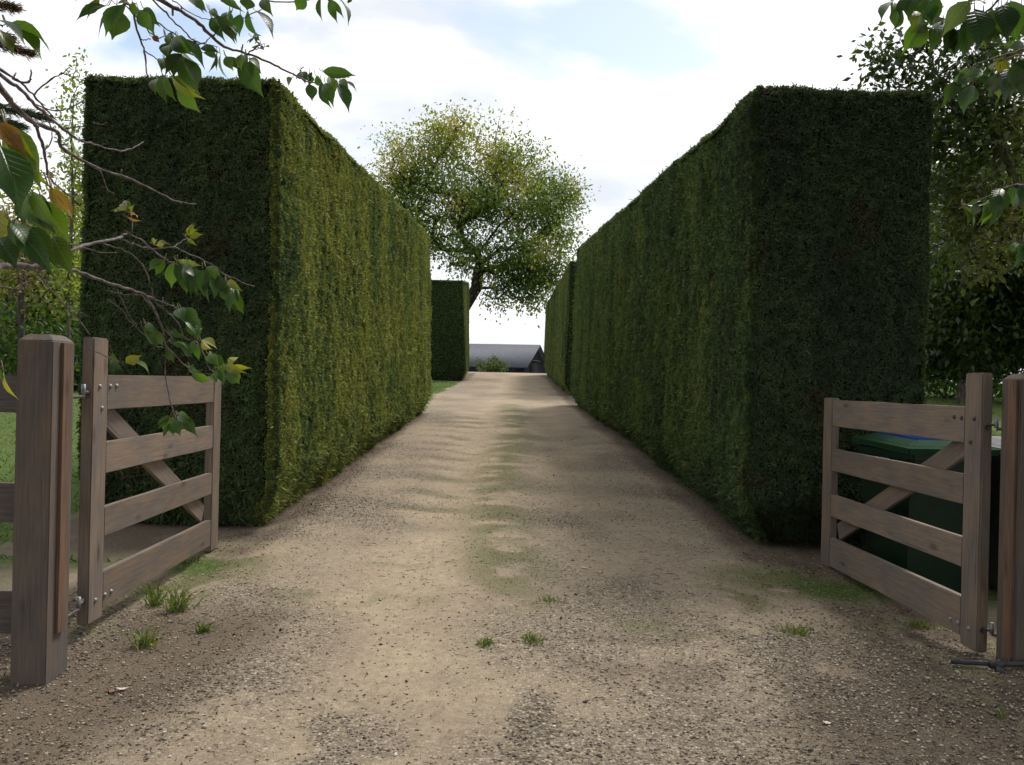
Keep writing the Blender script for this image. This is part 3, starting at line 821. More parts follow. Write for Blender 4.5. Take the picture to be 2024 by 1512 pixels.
lp = post('wide grey brown gate post with a chamfered top, cut off by the left edge', -2.14, -1.985, 3.83, 4.02, 1.513, 1, (3.895, 3.965, 0.2, 1.478), M['post_wood'])
rp_ = post('grey brown gate post at the right edge beside the black pipe', 2.502, 2.66, 4.36, 4.53, 1.452, -1, (4.375, 4.45, 0.03, 1.42), M['post_wood'])

def hinge(parent, pin, post_pt, z, name='hinge_pin'):
    """gudgeon bar from the post with an upright pin in a tube"""
    G = Geo()
    a_, b_ = np.array([post_pt[0], post_pt[1], z]), np.array([pin[0], pin[1], z])
    tube(G, [a_, a_ + (b_ - a_) * 0.5, b_], [0.009] * 3, 8)
    o = link('hinge_bar', G.mesh('hinge_bar', [M['dark_steel']], True), parent)
    G2 = Geo()
    tube(G2, [b_ + [0, 0, 0.004], b_ + [0, 0, 0.03], b_ + [0, 0, 0.06]], [0.0105] * 3, 12)
    link('hinge_pin', G2.mesh('hinge_pin', [M['steel']], False), parent)
for (z) in (1.235, 0.215):
    hinge(lp, (-2.052, 4.25), (-2.03, 4.018), z)
    G = Geo(); tube(G, [(-2.052, 4.25, z + 0.02), (-2.06, 4.3, z + 0.02), (lA.x, 4.384, z + 0.02)], [0.008] * 3, 8)
    link('hinge_strap', G.mesh('hinge_strap', [M['dark_steel']], True), lg)
for (z) in (1.17, 0.115):
    hinge(rp_, (2.49, 4.55), (2.52, 4.528), z)
    G = Geo(); tube(G, [(2.49, 4.55, z + 0.02), (2.475, 4.56, z + 0.02), (rA.x, 4.574, z + 0.02)], [0.008] * 3, 8)
    link('hinge_strap', G.mesh('hinge_strap', [M['dark_steel']], True), rg)

def rail_fence(label, p0, p1, zs, n_posts, group='post and rail fences'):
    p0, p1 = Vector((*p0, 0)), Vector((*p1, 0))
    g0 = float(gz(p0.x, p0.y)); g1 = float(gz(p1.x, p1.y))
    root = empty('rail_fence', (p0.x, p0.y, g0), label, 'fence', group)
    for (zt, zb) in zs:
        zm = (zt + zb) / 2
        board('rail', p0 + Vector((0, 0, zm)), p1 + Vector((0, 0, zm + (g1 - g0))), (0, 0, 1), zt - zb, 0.04, M['fence_wood'], root)
    d = (p1 - p0).normalized(); nn_ = Vector((-d.y, d.x, 0))
    for k in range(1, n_posts + 1):
        q = p0 + (p1 - p0) * (k / n_posts) + nn_ * 0.075
        gq = float(gz(q.x, q.y))
        board('fence_post', q + Vector((0, 0, gq - 0.05)), q + Vector((0, 0, gq + 1.42)), d, 0.11, 0.1, M['fence_wood'], root)
    return root
rail_fence('three grey fence rails running away behind the wide post over the lawn', (-2.142, 3.96), (-5.6, 4.1), [(1.333, 1.165), (0.85, 0.675), (0.37, 0.18)], 2)
rail_fence('fence rails running off behind the post beside the black pipe', (2.662, 4.45), (6.2, 4.6), [(1.29, 1.12), (0.8, 0.63), (0.33, 0.16)], 2)

# ------------------------------------------------------------------ wheelie bins
def wheelie_bin(label, cx, cy, rot, zg, body_m, lid_m, panel_m=None, number=False):
    root = empty('wheelie_bin', (cx, cy, zg), label, 'wheelie bin', 'wheelie bins beside the hedge')
    Rm = Matrix.Translation((cx, cy, zg)) @ Matrix.Rotation(rot, 4, 'Z')
    def put(bm, name, mat, parent=root, smooth=False):
        me = bpy.data.meshes.new(name); bm.to_mesh(me); bm.free(); me.materials.append(mat)
        if smooth:
            for p in me.polygons: p.use_smooth = True
        o = bpy.data.objects.new(name, me); C.objects.link(o); o.parent = parent
        if parent is root: o.matrix_local = Matrix.Rotation(rot, 4, 'Z')
        return o
    # body: tapered tub with rim, local x -0.29..0.29, y -0.34..0.34
    bm = bmesh.new()
    rings = []
    for (z, fx, fy, oy) in ((0.03, .235, .255, .02), (0.10, .24, .262, .02), (0.60, .265, .3, .005), (0.90, .28, .325, 0), (0.905, .295, .345, 0), (0.955, .297, .348, 0), (0.957, .27, .32, 0), (0.7, .25, .3, 0)):
        rings.append([bm.verts.new((sx * fx, sy * fy + oy, z)) for (sx, sy) in ((-1, -1), (1, -1), (1, 1), (-1, 1))])
    for i in range(len(rings) - 1):
        for k in range(4):
            bm.faces.new((rings[i][k], rings[i][(k + 1) % 4], rings[i + 1][(k + 1) % 4], rings[i + 1][k]))
    bm.faces.new(rings[0][::-1]); bm.faces.new(rings[-1])
    vert_e = [e for e in bm.edges if abs(e.verts[0].co.z - e.verts[1].co.z) > 0.02]
    bmesh.ops.bevel(bm, geom=vert_e, offset=0.03, segments=3, affect='EDGES')
    put(bm, 'body', body_m)
    # lid: shallow dished tray with a turned-down edge, rising towards the hinge
    bm = bmesh.new()
    rings = []
    def lz(y): return 0.03 * (y + 0.36) / 0.72
    for (z, fx, fy) in ((0.945, .318, .372), (0.985, .322, .376), (0.992, .305, .36), (0.99, .285, .34), (1.0, .27, .325), (1.03, .2, .25)):
        rings.append([bm.verts.new((sx * fx, sy * fy, z + lz(sy * fy))) for (sx, sy) in ((-1, -1), (1, -1), (1, 1), (-1, 1))])
    for i in range(len(rings) - 1):
        for k in range(4):
            bm.faces.new((rings[i][k], rings[i][(k + 1) % 4], rings[i + 1][(k + 1) % 4], rings[i + 1][k]))
    bm.faces.new(rings[-1])
    bmesh.ops.bevel(bm, geom=[e for e in bm.edges if (e.verts[0].co - e.verts[1].co).length < 0.12 and len(e.link_faces) == 2], offset=0.012, segments=2, affect='EDGES')
    lid = put(bm, 'lid', lid_m)
    if panel_m:
        bm = bmesh.new()
        bmesh.ops.create_cube(bm, size=1)
        for v in bm.verts:
            x, y = v.co.x * 0.44, v.co.y * 0.54
            v.co = Vector((x, y, (1.055 if v.co.z > 0 else 1.0) + lz(y)))
            if v.co.z > 1.05: v.co.x *= 0.86; v.co.y *= 0.88
        bmesh.ops.bevel(bm, geom=list(bm.edges), offset=0.012, segments=2, affect='EDGES')
        put(bm, 'lid_panel', panel_m)
    # handle bar and wheels at the back (+y)
    G = Geo(); tube(G, [(-0.22, 0.40, 0.95), (-0.1, 0.405, 0.955), (0.1, 0.405, 0.955), (0.22, 0.40, 0.95)], [0.016] * 4, 8)
    for sx_ in (-1, 1): tube(G, [(sx_ * 0.22, 0.33, 0.93), (sx_ * 0.22, 0.37, 0.94), (sx_ * 0.22, 0.405, 0.95)], [0.016] * 3, 8)
    o = bpy.data.objects.new('handle', G.mesh('handle', [body_m], True)); C.objects.link(o); o.parent = root; o.matrix_local = Matrix.Rotation(rot, 4, 'Z')
    for sx_ in (-1, 1):
        bm = bmesh.new()
        bmesh.ops.create_cone(bm, cap_ends=True, segments=20, radius1=0.1, radius2=0.1, depth=0.045)
        bmesh.ops.bevel(bm, geom=[e for e in bm.edges if e.calc_face_angle(0) > 0.8], offset=0.012, segments=2, affect='EDGES')
        bm.transform(Matrix.Translation((sx_ * 0.262, 0.3, 0.1)) @ Matrix.Rotation(math.radians(90), 4, 'Y'))
        put(bm, 'wheel', M['bin_black'])
    if number:
        segs = {'5': 'afgcd', '1': 'bc', '2': 'abged'}
        for i, chv in enumerate('512'):
            yc = 0.075 - i * 0.062                # reads left to right from the drive
            zc = 0.855
            xo = -0.2795
            bm = bmesh.new()
            bmesh.ops.create_cube(bm, size=1, matrix=Matrix.Translation((xo - 0.004, yc, zc)) @ Matrix.Diagonal((0.004, 0.054, 0.082, 1)))
            put(bm, 'number_sticker', M['sticker'])
            bm = bmesh.new()
            wv, hv, t = 0.03, 0.06, 0.011
            rect = {'a': (0, hv / 2, wv, t), 'g': (0, 0, wv, t), 'd': (0, -hv / 2, wv, t), 'f': (-wv / 2, hv / 4, t, hv / 2), 'b': (wv / 2, hv / 4, t, hv / 2), 'e': (-wv / 2, -hv / 4, t, hv / 2), 'c': (wv / 2, -hv / 4, t, hv / 2)}
            for j, sg in enumerate(segs[chv]):
                uy, uz, ww, hh = rect[sg]
                if chv == '1': uy = 0
                bmesh.ops.create_cube(bm, size=1, matrix=Matrix.Translation((xo - 0.0068 - 0.0002 * j, yc - uy, zc + uz)) @ Matrix.Diagonal((0.002, ww, hh, 1)))
            put(bm, 'digit', M['ink'])
    return root
wheelie_bin('dark green wheelie bin with blue on its lid and number stickers', 2.84, 6.12, 0.12, float(gz(2.86, 6.1)), M['bin_green'], M['lid_green'], M['lid_blue'], True)
wheelie_bin('black wheelie bin with a grey lid, glimpsed between the gate stile and its post', 3.56, 6.02, 0.05, float(gz(3.5, 6.0)), M['bin_black'], M['lid_grey'])

# ------------------------------------------------------------------ black pipe on the ground
G = Geo()
pp = [P(1880, 1320, 4.33), P(1915, 1322, 4.32), P(1960, 1320, 4.31), P(2010, 1318, 4.31), P(2080, 1317, 4.33), P(2300, 1318, 4.4)]
pp = smooth_path(pp, 4)
pp[:, 2] = gz(pp[:, 0], pp[:, 1]) + 0.03
tube(G, pp, np.linspace(0.011, 0.016, len(pp)), 10)
pr_ = empty('water_pipe', tuple(pp[0]), 'black plastic pipe lying on the gravel by the foot of the post', 'pipe')
link('pipe_length', G.mesh('pipe_length', [M['pipe']], True), pr_)
G = Geo(); q = P(1968, 1320, 4.30); q[2] = float(gz(q[0], q[1])) + 0.03
tube(G, [q + [0, -0.004, -0.01], q + [0.002, -0.03, -0.02], q + [0.004, -0.06, -0.03]], [0.018, 0.017, 0.017], 10)
tube(G, [q + [-0.03, 0, 0], q, q + [0.03, 0, 0]], [0.0195] * 3, 12)
link('tee_fitting', G.mesh('tee_fitting', [M['pipe']], True), pr_)

# ------------------------------------------------------------------ barn
def barn():
    Cx, Cy = P(1037, 730, 80)[0], 80.0
    zg, ze, zr = 0.3, P(1037, 723, 80)[2], P(1073, 681, 83.4)[2]
    root = empty('barn', (Cx, Cy, zg), 'long low black barn with a blue grey slate roof beyond the drive', 'barn')
    th = math.radians(27)
    ax = np.array([-math.cos(th), math.sin(th) * 0.25, 0]); ax = ax / np.linalg.norm(ax)
    bx_ = np.array([-ax[1] + 0.42, ax[0] * -1, 0]); bx_ = bx_ / np.linalg.norm(bx_)
    O = np.array([Cx, Cy, 0]); Lb, Wb = 22.0, 8.4
    def pt(a, b, z): return tuple(O + ax * a + bx_ * b + np.array([0, 0, z]))
    def slab(name, quad, th_, mat, parent=root):
        q = np.array(quad); nrm = unit(np.cross(q[1] - q[0], q[3] - q[0])[None])[0]
        V = np.concatenate([q, q - nrm * th_])
        Q = [[0, 1, 2, 3], [7, 6, 5, 4]] + [[i, i + 4, (i + 1) % 4 + 4, (i + 1) % 4] for i in range(4)]
        return link(name, npmesh(name, V, Q, mats=[mat]), parent)
    slab('front_wall', [pt(0.1, 0.1, zg), pt(0.1, 0.1, ze + 0.05), pt(Lb - .1, 0.1, ze + 0.05), pt(Lb - .1, 0.1, zg)], 0.15, M['black_boards'])
    slab('back_wall', [pt(0.1, Wb - .1, zg), pt(0.1, Wb - .1, ze + 0.05), pt(Lb - .1, Wb - .1, ze + 0.05), pt(Lb - .1, Wb - .1, zg)], 0.15, M['black_boards'])
    for a_, nm in ((0.12, 'gable_wall'), (Lb - 0.12, 'gable_wall')):
        pts = [pt(a_, 0.25, zg), pt(a_, Wb - 0.25, zg), pt(a_, Wb - .25, ze), pt(a_, Wb / 2, zr - 0.1), pt(a_, 0.25, ze)]
        pb = [tuple(np.array(p) + ax * 0.12) for p in pts]
        V = pts + pb
        me = bpy.data.meshes.new(nm)
        me.from_pydata(V, [], [list(range(5)), list(range(9, 4, -1))] + [[i, i + 5, (i + 1) % 5 + 5, (i + 1) % 5] for i in range(5)])
        me.materials.append(M['black_boards']); link(nm, me, root)
    e = 0.3
    slab('roof', [pt(-e, -e, ze - 0.12), pt(-e, Wb / 2, zr), pt(Lb + e, Wb / 2, zr), pt(Lb + e, -e, ze - 0.12)], 0.12, M['slate'])
    slab('roof', [pt(-e, Wb / 2 + 0.005, zr), pt(-e, Wb + e, ze - 0.12), pt(Lb + e, Wb + e, ze - 0.12), pt(Lb + e, Wb / 2 + 0.005, zr)], 0.12, M['slate'])
    # gable door with a pale lintel
    d = slab('door', [pt(0.05, 2.2, zg), pt(0.05, 5.4, zg), pt(0.05, 5.4, zg + 3.1), pt(0.05, 2.2, zg + 3.1)], 0.06, M['door_boards'])
    slab('lintel', [pt(-0.02, 2.0, zg + 3.12), pt(-0.02, 5.6, zg + 3.12), pt(-0.02, 5.6, zg + 3.18), pt(-0.02, 2.0, zg + 3.18)], 0.06, M['slate'], root)
    return root
barn()

# ------------------------------------------------------------------ trees
def skeleton(starts, targets, step=0.5, jit=0.15):
    """connect targets to the nearest node; returns nodes, parent index, radii weights"""
    nodes = [np.asarray(s, float) for s in starts]
    par = [-1] + list(range(len(starts) - 1))
    tips = []
    order = np.argsort(np.min(np.linalg.norm(targets[:, None] - np.array(nodes)[None], axis=2), axis=1))
    for i in order:
        t = targets[i]
        A = np.array(nodes)
        dv = t - A
        dist = np.linalg.norm(dv, axis=1)
        # prefer to branch from nodes lower than the tip
        cost = dist + 0.5 * np.maximum(0, A[:, 2] - t[2])
        j = int(np.argmin(cost))
        a_ = A[j]; dd = dist[j]
        k = max(1, int(dd / step))
        cur = j
        for m_ in range(1, k + 1):
            f = m_ / k
            p = a_ + (t - a_) * f
            if m_ < k: p = p + rng.normal(size=3) * jit * step + np.array([0, 0, 0.1 * dd * math.sin(f * math.pi)])
            nodes.append(p); par.append(cur); cur = len(nodes) - 1
        tips.append(cur)
    nodes = np.array(nodes); par = np.array(par)
    wgt = np.zeros(len(nodes)); wgt[tips] += 1
    for i in range(len(nodes) - 1, 0, -1):
        if par[i] >= 0: wgt[par[i]] += wgt[i]
    return nodes, par, wgt, np.array(tips)

def edges_mesh(nodes, par, wgt, r0, rmin, col, mat, name, sides=5, expo=0.5):
    m_ = wgt.max()
    rad = np.maximum(rmin, r0 * (np.maximum(wgt, 0.3) / m_) ** expo)
    i = np.where(par >= 0)[0]
    A, B = nodes[par[i]], nodes[i]
    ra = np.minimum(rad[par[i]], rad[i] * 1.5); rb = rad[i]
    d = unit(B - A)
    ref = np.where(np.abs(d[:, 2:3]) < 0.9, np.array([[0, 0, 1.0]]), np.array([[1.0, 0, 0]]))
    u = unit(np.cross(d, ref)); v = np.cross(d, u)
    ang = np.arange(sides) / sides * 2 * math.pi
    ring = np.cos(ang)[None, :, None] * u[:, None] + np.sin(ang)[None, :, None] * v[:, None]
    B = B + d * (rb * 0.4)[:, None]
    V = np.concatenate([A[:, None] + ring * ra[:, None, None], B[:, None] + ring * rb[:, None, None]], 1)
    n = len(i)
    base = (np.arange(n) * 2 * sides)[:, None]
    k = np.arange(sides)[None, :]
    k2 = (np.arange(sides)[None, :] + 1) % sides
    Q = np.stack([base + k, base + k2, base + sides + k2, base + sides + k], -1).reshape(-1, 4)
    return npmesh(name, V.reshape(-1, 3), Q, mats=[mat], smooth=True)

def in_blobs(blobs, n, shell=0.75):
    """blobs: (center, (rx,ry,rz)); random points, more towards the surface"""
    vol = np.array([b[1][0] * b[1][1] * b[1][2] for b in blobs]) ** (2 / 3)
    ks = rng.choice(len(blobs), n, p=vol / vol.sum())
    d = rand_dirs(n) * (rng.random((n, 1)) ** (1 / 3 / max(shell, 0.2) * 0.6))
    return np.array([blobs[k][0] for k in ks]) + d * np.array([blobs[k][1] for k in ks])

def leaf_cloud(tips, per, rad, size, cols, seed=0, aspect=0.55, droop=0.3, flat=0.5, tint_sc=0.6, tint=None):
    n = len(tips) * per
    c = np.repeat(tips, per, 0)
    p = c + rng.normal(size=(n, 3)) * np.array([rad, rad, rad * 0.75])
    d = unit(rand_dirs(n) + np.array([0, 0, -droop]) + unit(p - c + 1e-6) * 0.6)
    s = unit(np.cross(d, unit(np.array([0, 0, 1.0]) + rand_dirs(n) * (1 - flat) * 1.6)))
    tn = fbm(p, tint_sc, 3, seed)
    clump = np.repeat(rng.random(len(tips)), per)
    f = np.clip(ss(0.3, 0.7, tn) * 0.6 + 0.4 * clump, 0, 1) if tint is None else tint(p, tn, clump)
    cols = np.array(cols)
    k = f * (len(cols) - 1)
    i = np.clip(k.astype(int), 0, len(cols) - 2)
    col = cols[i] + (cols[i + 1] - cols[i]) * (k - i)[:, None]
    col = col * (0.6 + 0.8 * rng.random((n, 1)))
    ln = size * (0.6 + 0.7 * rng.random(n))
    return leaf_quads(p, d, s, ln, ln * aspect, col, droop * 0.3)

def make_tree(name, label, base, spine, blobs, n_t, per, rad, size, cols, r0, cat='tree', mat=None, leafm=None, group=None, rmin=0.008, expo=0.5, seed=0, step=0.5, bare=None, shell=0.75, tint=None, droop=0.3, tint_sc=0.6):
    root = empty(name, tuple(base), label, cat, group)
    spine = np.asarray(spine, float)
    tg = in_blobs(blobs, n_t, shell)
    nodes, par, wgt, tips = skeleton(list(spine), tg, step)
    link('trunk', edges_mesh(nodes, par, wgt, r0, rmin, None, mat or M['bark'], 'trunk', 6, expo), root)
    V, Q, c = leaf_cloud(nodes[tips], per, rad, size, cols, seed, tint=tint, droop=droop, tint_sc=tint_sc)
    link('crown', npmesh('crown', V, Q, col=c, mats=[leafm or M['leaf']]), root)
    return root

def pb(x, y, rx, ry, Y, ryd):
    """blob given by photo pixels at depth Y"""
    c = P(x, y, Y); k = Y / F
    return (c, (rx * k, ryd, ry * k))

# the big oak past the end of the drive
YO = 48.0
gO = float(gz(-2.3, YO))
sp = [np.array([P(900, 620, YO)[0], YO, gO - 0.1]), np.array([P(902, 620, YO)[0], YO, gO + 2.2]), P(916, 612, YO), P(941, 570, YO), P(946, 535, YO), P(946, 500, YO)]
ob = [pb(850, 300, 70, 62, YO, 3.0), pb(900, 275, 55, 48, YO, 3), pb(985, 295, 50, 50, YO, 3), pb(1010, 340, 70, 62, YO + 1, 3), pb(880, 380, 110, 70, YO, 4), pb(960, 420, 90, 70, YO, 4),
      pb(1060, 400, 75, 62, YO, 3.5), pb(1095, 450, 50, 60, YO, 3), pb(1060, 505, 85, 55, YO - 1, 3.5), pb(920, 500, 80, 45, YO - 1, 4), pb(800, 350, 50, 52, YO, 3), pb(1010, 540, 60, 38, YO, 3),
      pb(1050, 590, 40, 34, YO, 1.6), pb(990, 575, 36, 22, YO, 1.6), pb(1075, 545, 50, 40, YO, 2), pb(780, 290, 26, 26, YO, 1), pb(1120, 390, 26, 30, YO, 1.2), pb(820, 440, 70, 60, YO, 3.5)]
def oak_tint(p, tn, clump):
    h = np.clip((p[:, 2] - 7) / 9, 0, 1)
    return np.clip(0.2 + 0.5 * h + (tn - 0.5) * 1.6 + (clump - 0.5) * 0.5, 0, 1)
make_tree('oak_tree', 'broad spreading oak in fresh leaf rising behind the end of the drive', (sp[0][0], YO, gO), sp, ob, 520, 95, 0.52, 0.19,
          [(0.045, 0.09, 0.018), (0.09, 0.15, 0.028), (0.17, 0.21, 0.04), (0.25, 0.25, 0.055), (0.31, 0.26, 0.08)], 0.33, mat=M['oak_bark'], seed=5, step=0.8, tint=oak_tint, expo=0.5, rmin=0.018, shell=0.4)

# bush on the bank in front of the barn
def bush(name, label, x, y, rx, rz, n, per, size, cols, seed=0, rad=0.12, cat='bush', group=None, leafm=None):
    g = float(gz(x, y))
    blobs = [(np.array([x, y, g + rz * 0.55]), (rx, rx * 0.8, rz * 0.55)), (np.array([x - rx * 0.4, y, g + rz * 0.4]), (rx * 0.7, rx * 0.6, rz * 0.4)), (np.array([x + rx * 0.45, y, g + rz * 0.38]), (rx * 0.65, rx * 0.6, rz * 0.38))]
    return make_tree(name, label, (x, y, g), [(x, y, g - 0.05), (x, y, g + rz * 0.15)], blobs, n, per, rad, size, cols, 0.04, cat, seed=seed, group=group, rmin=0.006, step=0.25, leafm=leafm)
xb = P(972, 737, 45.5)[0]
bush('round_bush', 'low round grey green bush in front of the black barn wall', xb, 45.5, 0.78, 0.72, 70, 34, 0.11, [(0.07, 0.11, 0.03), (0.15, 0.19, 0.07), (0.24, 0.27, 0.12)], 3, 0.1)

# ------- left background
fresh = [(0.05, 0.11, 0.012), (0.11, 0.19, 0.02), (0.2, 0.28, 0.03), (0.3, 0.36, 0.05)]
mid_g = [(0.03, 0.07, 0.014), (0.06, 0.12, 0.02), (0.11, 0.17, 0.03)]
def bg_tree(label, px, Y, top_y, low_y, wpx, n, per, size, cols, seed, name='leafy_tree', r0=0.12, rad=0.3, group='trees beyond the lawn', narrow=False, shell=0.75):
    x = P(px, 756, Y)[0]; g = float(gz(x, Y))
    zt, zl = P(px, top_y, Y)[2], P(px, low_y, Y)[2]
    k = Y / F; rx = wpx * k
    H = zt - zl
    blobs = []
    m_ = 4 if not narrow else 5
    for i in range(m_):
        f = (i + 0.5) / m_
        wdt = (math.sin(min(1, 0.25 + f * 0.8) * math.pi) * 0.6 + 0.45) if not narrow else (1.05 - 0.85 * f)
        blobs.append((np.array([x + random.uniform(-.3, .3) * rx * (0 if narrow else 1), Y + random.uniform(-.3, .3), zl + H * f]), (rx * wdt, rx * wdt, H / m_ * 0.8)))
    spn = [np.array([x, Y, g - 0.1]) + np.array([0.03 * math.sin(i * 2.1), 0, (zt - g) * i / 6 * 0.93]) for i in range(7)]
    return make_tree(name, label, (x, Y, g), spn, blobs, n, per, rad, size, cols, r0, seed=seed, group=group, shell=shell, expo=0.6)

bg_tree('slim young poplar with tiny pale leaves rising beside the sunlit hedge corner', 133, 17.5, 128, 600, 26, 90, 26, 0.1, [(0.12, 0.17, 0.03), (0.22, 0.27, 0.06), (0.34, 0.35, 0.1)], 4, 'poplar_tree', 0.035, 0.14, None, True, 0.5)
bg_tree('bright lime green tree behind the slim poplar', 95, 24, 395, 715, 130, 190, 65, 0.18, fresh, 8)
bg_tree('yellow green tree at the far edge of the lawn behind the wide post', 10, 27, 470, 735, 130, 190, 65, 0.19, fresh, 12)
bg_tree('darker green thicket tree low behind the post top', 170, 30, 520, 745, 150, 130, 55, 0.18, mid_g + [(0.15, 0.22, 0.04)], 15)
bg_tree('thin twiggy tree with sparse leaves above the large cherry leaves', 40, 20, 310, 600, 90, 110, 22, 0.12, [(0.09, 0.1, 0.03), (0.18, 0.16, 0.05), (0.25, 0.16, 0.08)], 18, 'twiggy_tree', 0.08, 0.25)
for i, (px, Y, wv, hv, lab) in enumerate([(20, 21, 1.5, 2.0, 'dark green shrub on the lawn edge at the left frame edge'), (95, 23, 1.6, 1.9, 'dark shrub filling the gap left of the wide post top'), (150, 22, 1.1, 1.5, 'small dark shrub between the wide post and the gate stile'), (-120, 20, 2.2, 2.4, 'big shrub mostly beyond the frame behind the fence rails')]):
    x = P(px, 756, Y)[0]
    bush('shrub', lab, x, Y, wv, hv, 60, 46, 0.14, [(0.02, 0.05, 0.012), (0.05, 0.1, 0.02), (0.12, 0.18, 0.03)], 30 + i, 0.22, 'shrub', 'shrubs along the lawn edge')

# conifer whose boughs reach in at the top of the frame
def conifer():
    Y = 13.0
    x0 = -9.6; g = float(gz(x0, Y))
    root = empty('conifer_tree', (x0, Y, g), 'rust tinged conifer boughs poking in above the bare cherry twigs', 'tree')
    G = Geo()
    tube(G, [(x0, Y, g - 0.1), (x0 + 0.1, Y, 4), (x0, Y, 8), (x0 + .05, Y, 11)], [0.28, 0.22, 0.13, 0.03], 9)
    link('trunk', G.mesh('trunk', [M['bark']], True), root)
    tips = [(30, 15, 0.9, 1), (60, 105, 0.8, 1), (20, 75, 0.7, 1), (95, 232, 0.75, 0), (40, 250, 0.9, 0), (-40, 160, 0.8, 1), (-60, 60, 1, 1), (-80, 270, 0.9, 0), (-150, 350, 1, 0)]
    for i_ in range(22):                               # the rest of the whorls, away from the drive
        a_ = math.radians(random.uniform(75, 285)); z_ = 1.8 + 8.6 * (i_ + 0.5) / 22; l_ = 2.6 * (1 - z_ / 12.5)
        tips.append((np.array([x0 + l_ * math.cos(a_), Y + l_ * math.sin(a_), z_ + g * 0.3]), 0, 1.0, i_ % 2))
    for (px, py, s, rust) in tips:
        tip = P(px, py, Y + random.uniform(-0.6, 0.6)) if not isinstance(px, np.ndarray) else px
        if isinstance(px, np.ndarray): px, py = int(abs(tip[2]) * 60), int(abs(tip[1]) * 50)
        st = np.array([x0, Y, tip[2] + 0.3])
        pts = smooth_path([st, (st + tip) / 2 + [0, 0, 0.1], tip], 8)
        G = Geo(); tube(G, pts, np.linspace(0.05, 0.008, len(pts)), 6)
        br = link('bough', G.mesh('bough', [M['bark']], True), root)
        n = 3600
        f = rng.random(n) ** 0.6
        c = np.stack([np.interp(f, np.linspace(0, 1, len(pts)), pts[:, i]) for i in range(3)], 1)
        spread = (0.06 + 0.42 * (1 - f) ** 0.7 * np.clip(f * 3, 0, 1)) * s
        tw = rng.integers(0, 60, n)
        ta_ = hash3(tw, tw * 0 + int(px + 500), tw * 0, 5) * 2 - 1
        off = np.stack([0.1 * ta_, spread * ta_, spread * (hash3(tw, tw * 0 + 3, tw * 0 + int(py), 8) - 0.62) * 0.9], 1) * rng.random((n, 1))
        p = c + off + rng.normal(size=(n, 3)) * 0.02
        d = unit(unit(tip - st)[None] * 0.8 + off * 2 + rand_dirs(n) * 0.55 + np.array([0, 0, -0.1]))
        cols = np.where(rng.random((n, 1)) < (0.55 if rust else 0.1), np.array([[0.13, 0.05, 0.022]]), np.array([[0.035, 0.06, 0.03]])) * (0.5 + rng.random((n, 1)))
        V, Q, cc = leaf_quads(p, d, perp(d), 0.06 + 0.07 * rng.random(n), 0.011, cols)
        link('needles', npmesh('needles', V, Q, col=cc, mats=[M['needle']]), br)
conifer()

# ------- right background
dkg = [(0.014, 0.026, 0.009), (0.026, 0.045, 0.013), (0.045, 0.07, 0.02), (0.075, 0.1, 0.028)]
def right_tree(label, spine_px, Y, blobs, n, per, rad, size, cols, r0, seed, name='leafy_tree'):
    xr = P(spine_px[0][0], 756, Y)[0]; g = float(gz(xr, Y))
    spn = [np.array([xr, Y, g - 0.1])] + [P(a_, b_, Y) for (a_, b_) in spine_px]
    return make_tree(name, label, (xr, Y, g), spn, blobs, n, per, rad, size, cols, r0, seed=seed, group='trees behind the bins', expo=0.5, step=0.35)
Y1 = 11.5
right_tree('dark leafy tree above the bins whose twigs reach over the hedge top', [(2075, 700), (2060, 560), (2030, 420), (1985, 300), (1940, 200)], Y1,
           [pb(1765, 105, 55, 45, Y1, 0.5), pb(1840, 130, 75, 70, Y1, 0.8), pb(1930, 180, 90, 110, Y1, 1.0), pb(1900, 330, 80, 100, Y1, 1.0), pb(2000, 300, 90, 160, Y1, 1.2), pb(2060, 150, 120, 150, Y1, 1.4), pb(1930, 470, 80, 90, Y1 + .4, 1.0), pb(1870, 240, 40, 60, Y1, .5)],
           400, 26, 0.15, 0.105, dkg + [(0.14, 0.12, 0.04)], 0.06, 71)
Y2 = 15.0
right_tree('dense dark tree filling the shade at the right edge behind the post', [(2080, 740), (2050, 600), (2010, 500), (1970, 420)], Y2,
           [pb(1900, 560, 75, 110, Y2, 1.2), pb(1990, 520, 90, 130, Y2, 1.4), pb(1930, 670, 90, 70, Y2, 1.2), pb(2060, 600, 120, 150, Y2, 1.5), pb(1960, 430, 120, 90, Y2, 1.2), pb(1860, 680, 45, 60, Y2, .8)],
           420, 60, 0.22, 0.13, dkg, 0.07, 75)
Y3 = 24.0
right_tree('tall green tree far back between the hedge edge and the dark thicket', [(1900, 700), (1905, 560), (1900, 430), (1910, 320)], Y3,
           [pb(1880, 420, 70, 110, Y3, 2), pb(1950, 360, 60, 70, Y3, 2), pb(1900, 600, 90, 110, Y3, 2), pb(1990, 560, 110, 150, Y3, 2), pb(2040, 480, 120, 130, Y3, 2)],
           320, 70, 0.36, 0.22, [(0.02, 0.04, 0.01), (0.04, 0.07, 0.015), (0.09, 0.12, 0.028)], 0.1, 79)
for i, (px, Y, wv, hv, lab) in enumerate([(1870, 27, 1.5, 2.2, 'glossy green shrub at the end of the strip of bright lawn'), (1960, 26, 1.8, 2.4, 'dark shrub behind the gate stile top'), (2060, 25, 2.2, 2.6, 'dark shrub past the post at the frame edge'), (1800, 29, 2.2, 2.6, 'shrub half hidden behind the dark hedge')]):
    x = P(px, 756, Y)[0]
    bush('shrub', lab, x, Y, wv, hv, 60, 46, 0.16, [(0.02, 0.05, 0.012), (0.05, 0.11, 0.02), (0.1, 0.19, 0.03)], 50 + i, 0.24, 'shrub', 'shrubs along the lawn edge')

